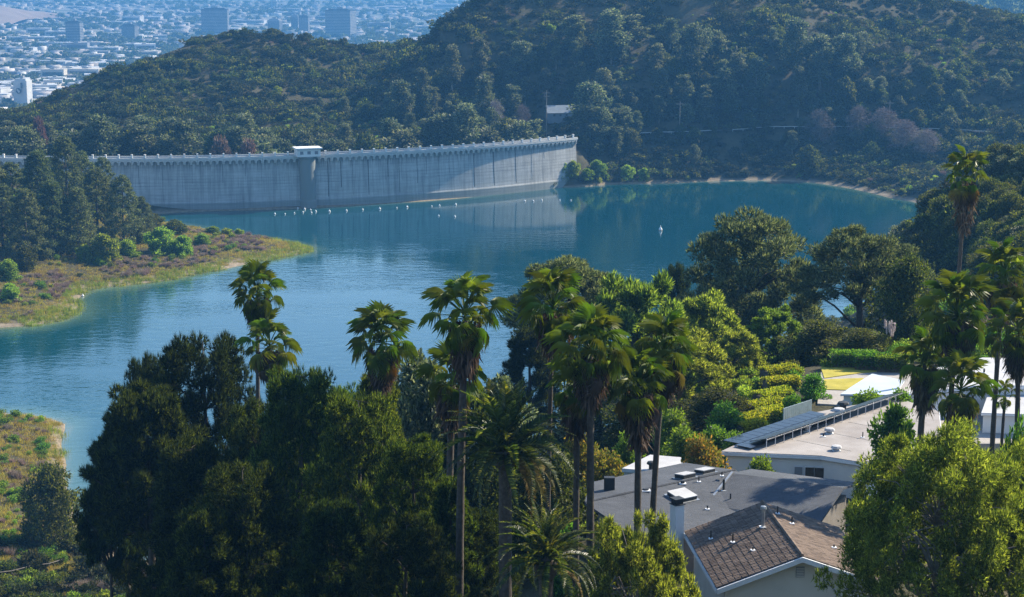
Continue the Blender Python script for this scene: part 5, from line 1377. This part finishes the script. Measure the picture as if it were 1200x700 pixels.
for i in range(74):
    px = r_.uniform(-10, 640); s = DLEN * (px + 120) / 790
    p0, t = dam_pt(min(s, DLEN - 2), -r_.uniform(16, 60)); x = (px - 600) / FPX * p0.y * 1.01; z = hz(x, p0.y)
    tall = r_.random() < .3
    top = at(px, (r_.uniform(132, 152) if tall else r_.uniform(148, 166)) - (12 if px > 540 else 0), p0.y).z
    kd = r_.choice(['eucalyptus', 'eucalyptus_b']) if tall else r_.choice(['round_oak', 'round_oak_b', 'round_oak_b'])
    H = max(6, top - z); plant(kd, 'eucalyptus_tree' if tall else 'belt_tree', (x, p0.y, z), H, H * (.7 if tall else 1.15), None, ('tall loose eucalyptus ' if tall else 'rounded grey green tree ') + 'behind the dam crest ' + ('at its left end' if px < 110 else 'left of the rust red bushes' if px < 240 else 'beside the gatehouse' if px < 420 else 'right of the gatehouse' if px < 530 else 'near its right end'), 'tree', belt)
for i, (px, py, w, h) in enumerate([(262, 178, 26, 22), (295, 178, 24, 18)]):
    p0, t = dam_pt(sT - (363 - px) / 2.42, -14); x = (px - 600) / FPX * p0.y * 1.01; z = hz(x, p0.y)
    plant('rust_tree', 'rust_bush', (x, p0.y, z), max(4, at(px, py - h * .9, p0.y).z - z), w * .62, None, ['larger rust red bush behind the dam parapet left of the gatehouse', 'smaller rust red bush nearest the gatehouse'][i], 'bush', belt)
plant_px('rust_tree', 'rust_tree', 45, 136, 930, 26, 'reddish tree behind the left end of the dam', belt)
plant_px('round_oak_b', 'belt_tree', 10, 148, 935, 36, 'grey green tree behind the dam at the left edge', belt)
plant_px('round_oak', 'summit_oak', 318, 33, 1268, 30, 'round dark oak on the summit of the left hill')
plant_px('round_oak', 'summit_oak', 358, 38, 1285, 20, 'low dark oak right of the left hill summit')
plant_px('round_oak', 'summit_oak', 150, 84, 1172, 12, 'lone round shrub on the left skyline of the hill')
def zone(px, py):
    a = 'left of the pale house' if px < 640 else 'right above the pale house' if px < 760 else 'above the middle of the far shore' if px < 880 else 'among the purplish bare trees' if px < 1080 else 'on the far right slope'
    return a + (' high on the big hill' if py < 90 else ' halfway up the big hill' if py < 140 else ' low on the big hill')
def hill_tree(px, pyb, hpx, wpx, kd, nm, lab, grp='trees on the far hillside'):
    p = hit(px, pyb, 900); s = p.y / FPX
    if p.z < 1 or (628 < px < 684 and 118 < pyb < 168 and wpx * .5 > abs(px - 655) - 14): return
    plant(kd, nm, p, max(4, hpx * s), max(3, wpx * s), None, lab, 'tree', grp)
for q in [(470, 150, 56, 34, 'eucalyptus'), (497, 130, 50, 22, 'eucalyptus_b'), (530, 112, 58, 30, 'eucalyptus'), (562, 96, 50, 26, 'eucalyptus_b'), (567, 150, 62, 34, 'eucalyptus'), (612, 92, 44, 36, 'eucalyptus'), (600, 150, 50, 26, 'eucalyptus_b'), (690, 158, 62, 50, 'eucalyptus'), (716, 75, 62, 50, 'eucalyptus'), (735, 62, 44, 50, 'eucalyptus_b'), (672, 60, 40, 36, 'eucalyptus_b'), (645, 40, 10, 14, 'willow'), (812, 90, 60, 40, 'eucalyptus'), (930, 95, 72, 40, 'eucalyptus'), (960, 110, 66, 36, 'eucalyptus_b'), (990, 100, 56, 40, 'eucalyptus'), (885, 125, 56, 30, 'eucalyptus_b'), (850, 120, 40, 36, 'round_oak_b'), (935, 140, 60, 22, 'eucalyptus_b'), (990, 130, 40, 34, 'round_oak'), (1010, 60, 22, 30, 'round_oak_b'), (840, 60, 24, 30, 'round_oak_b')]:
    hill_tree(*q, 'eucalyptus_tree' if q[4].startswith('euc') else 'hill_oak', 'pale green roadside bush high on the hill' if q[4] == 'willow' else 'clumped tall eucalyptus ' + zone(q[0], q[1]) if q[4].startswith('euc') else 'rounded grey oak among the hillside eucalyptus')
for px, py, h_, w_ in [(688, 170, 46, 36), (704, 178, 50, 34), (722, 172, 44, 34), (675, 160, 40, 26)]:
    hill_tree(px, py, h_, w_, 'eucalyptus', 'eucalyptus_tree', 'eucalyptus shading the right end of the dam')
for q in [(960, 172, 44, 36), (1035, 170, 44, 40), (1060, 180, 40, 44), (1005, 165, 40, 30), (580, 160, 44, 24), (612, 158, 36, 22), (1085, 185, 34, 40)]:
    hill_tree(*q, 'bare_tree', 'bare_tree', 'leafless purplish tree near the far right shore' if q[0] > 800 else 'leafless brownish tree behind the dam left of the pale house', 'bare trees beyond the lake')
for q in [(660, 213, 22, 16), (672, 214, 20, 18), (688, 212, 14, 18), (735, 212, 18, 20), (700, 209, 20, 24), (825, 60, 9, 10), (948, 205, 34, 34), (325, 112, 10, 12), (755, 211, 14, 16)]:
    hill_tree(*q, 'willow' if q[0] != 948 else 'round_oak', 'shore_willow', {660: 'bright yellow green bush at the foot of the dam end', 672: 'wide yellow green bush beside the one at the dam foot', 735: 'round yellow green bush on the rocky point', 948: 'round green tree at the far right shoreline', 825: 'small pale bush high on the right hill', 325: 'small pale yellow bush on the left hill flank'}.get(q[0], 'pale green bush on the rocky point right of the dam'), 'bushes on the far shore and slopes')
r_ = random.Random(55)
for i in range(210):
    px = r_.uniform(400, 1190); py = r_.triangular(35, 205, 150)
    if px < 640 and py > 165: continue
    if px < 520 and py < 240 - px * .27: continue
    kd = r_.choice(['round_oak', 'round_oak', 'round_oak_b', 'eucalyptus', 'eucalyptus_b'] if px < 1010 else ['round_oak', 'round_oak_b'])
    tall = kd.startswith('euc'); h = r_.uniform(26, 44) if tall else r_.uniform(12, 24)
    hill_tree(px, py, h, h * (.6 if tall else 1.1), kd, 'hill_tree', (('slender eucalyptus ' if tall else 'small dark oak ' if h < 17 else 'large dark oak ') + zone(px, py)))
for i in range(46):
    px = r_.uniform(60, 470); py = r_.uniform(60, 160)
    if py < 150 - px * .36: continue
    hill_tree(px, py, r_.uniform(6, 15), r_.uniform(9, 18), r_.choice(['round_oak', 'round_oak_b']), 'hill_tree', 'low rounded oak on the flank of the left hill', 'oaks on the left hill')

# pale rails at the lower left corner
M['rail'] = plain('weathered_rail', (.14, .12, .10), (.22, .19, .16), 2, .8)
fp = [hit(px, py, 100) for px, py in ((-8, 680), (14, 676), (36, 671), (58, 667), (80, 662))]
fr_ = empty('rail_fence', fp[0], 0, 'pale wooden rail along the bank at the lower left corner', 'fence')
for a, b in zip(fp, fp[1:]):
    u0 = Vector((0, 0, 1.1)) - fp[0]
    MB().tube([a + u0, b + u0], [.07, .07], 6).build('rail', M['rail'], fr_)
for a in fp:
    MB().tube([a - fp[0] - Vector((0, 0, .4)), a - fp[0] + Vector((0, 0, 1.2))], [.09, .08], 6).build('post', M['rail'], fr_)

# ---------------------------------------------------------------- haze: one closed box of even, thin air round everything
hm, nt, out = nodes('haze_air')
pv_ = nt.nodes.new('ShaderNodeVolumePrincipled')
pv_.inputs['Color'].default_value = (.11, .34, .68, 1)
pv_.inputs['Density'].default_value = .00015
pv_.inputs['Anisotropy'].default_value = .2
nt.links.new(pv_.outputs[0], out.inputs['Volume'])
hzb = MB().box(-14500, 14500, -3500, 19500, -140, 260).build('haze', hm); stuff(hzb)
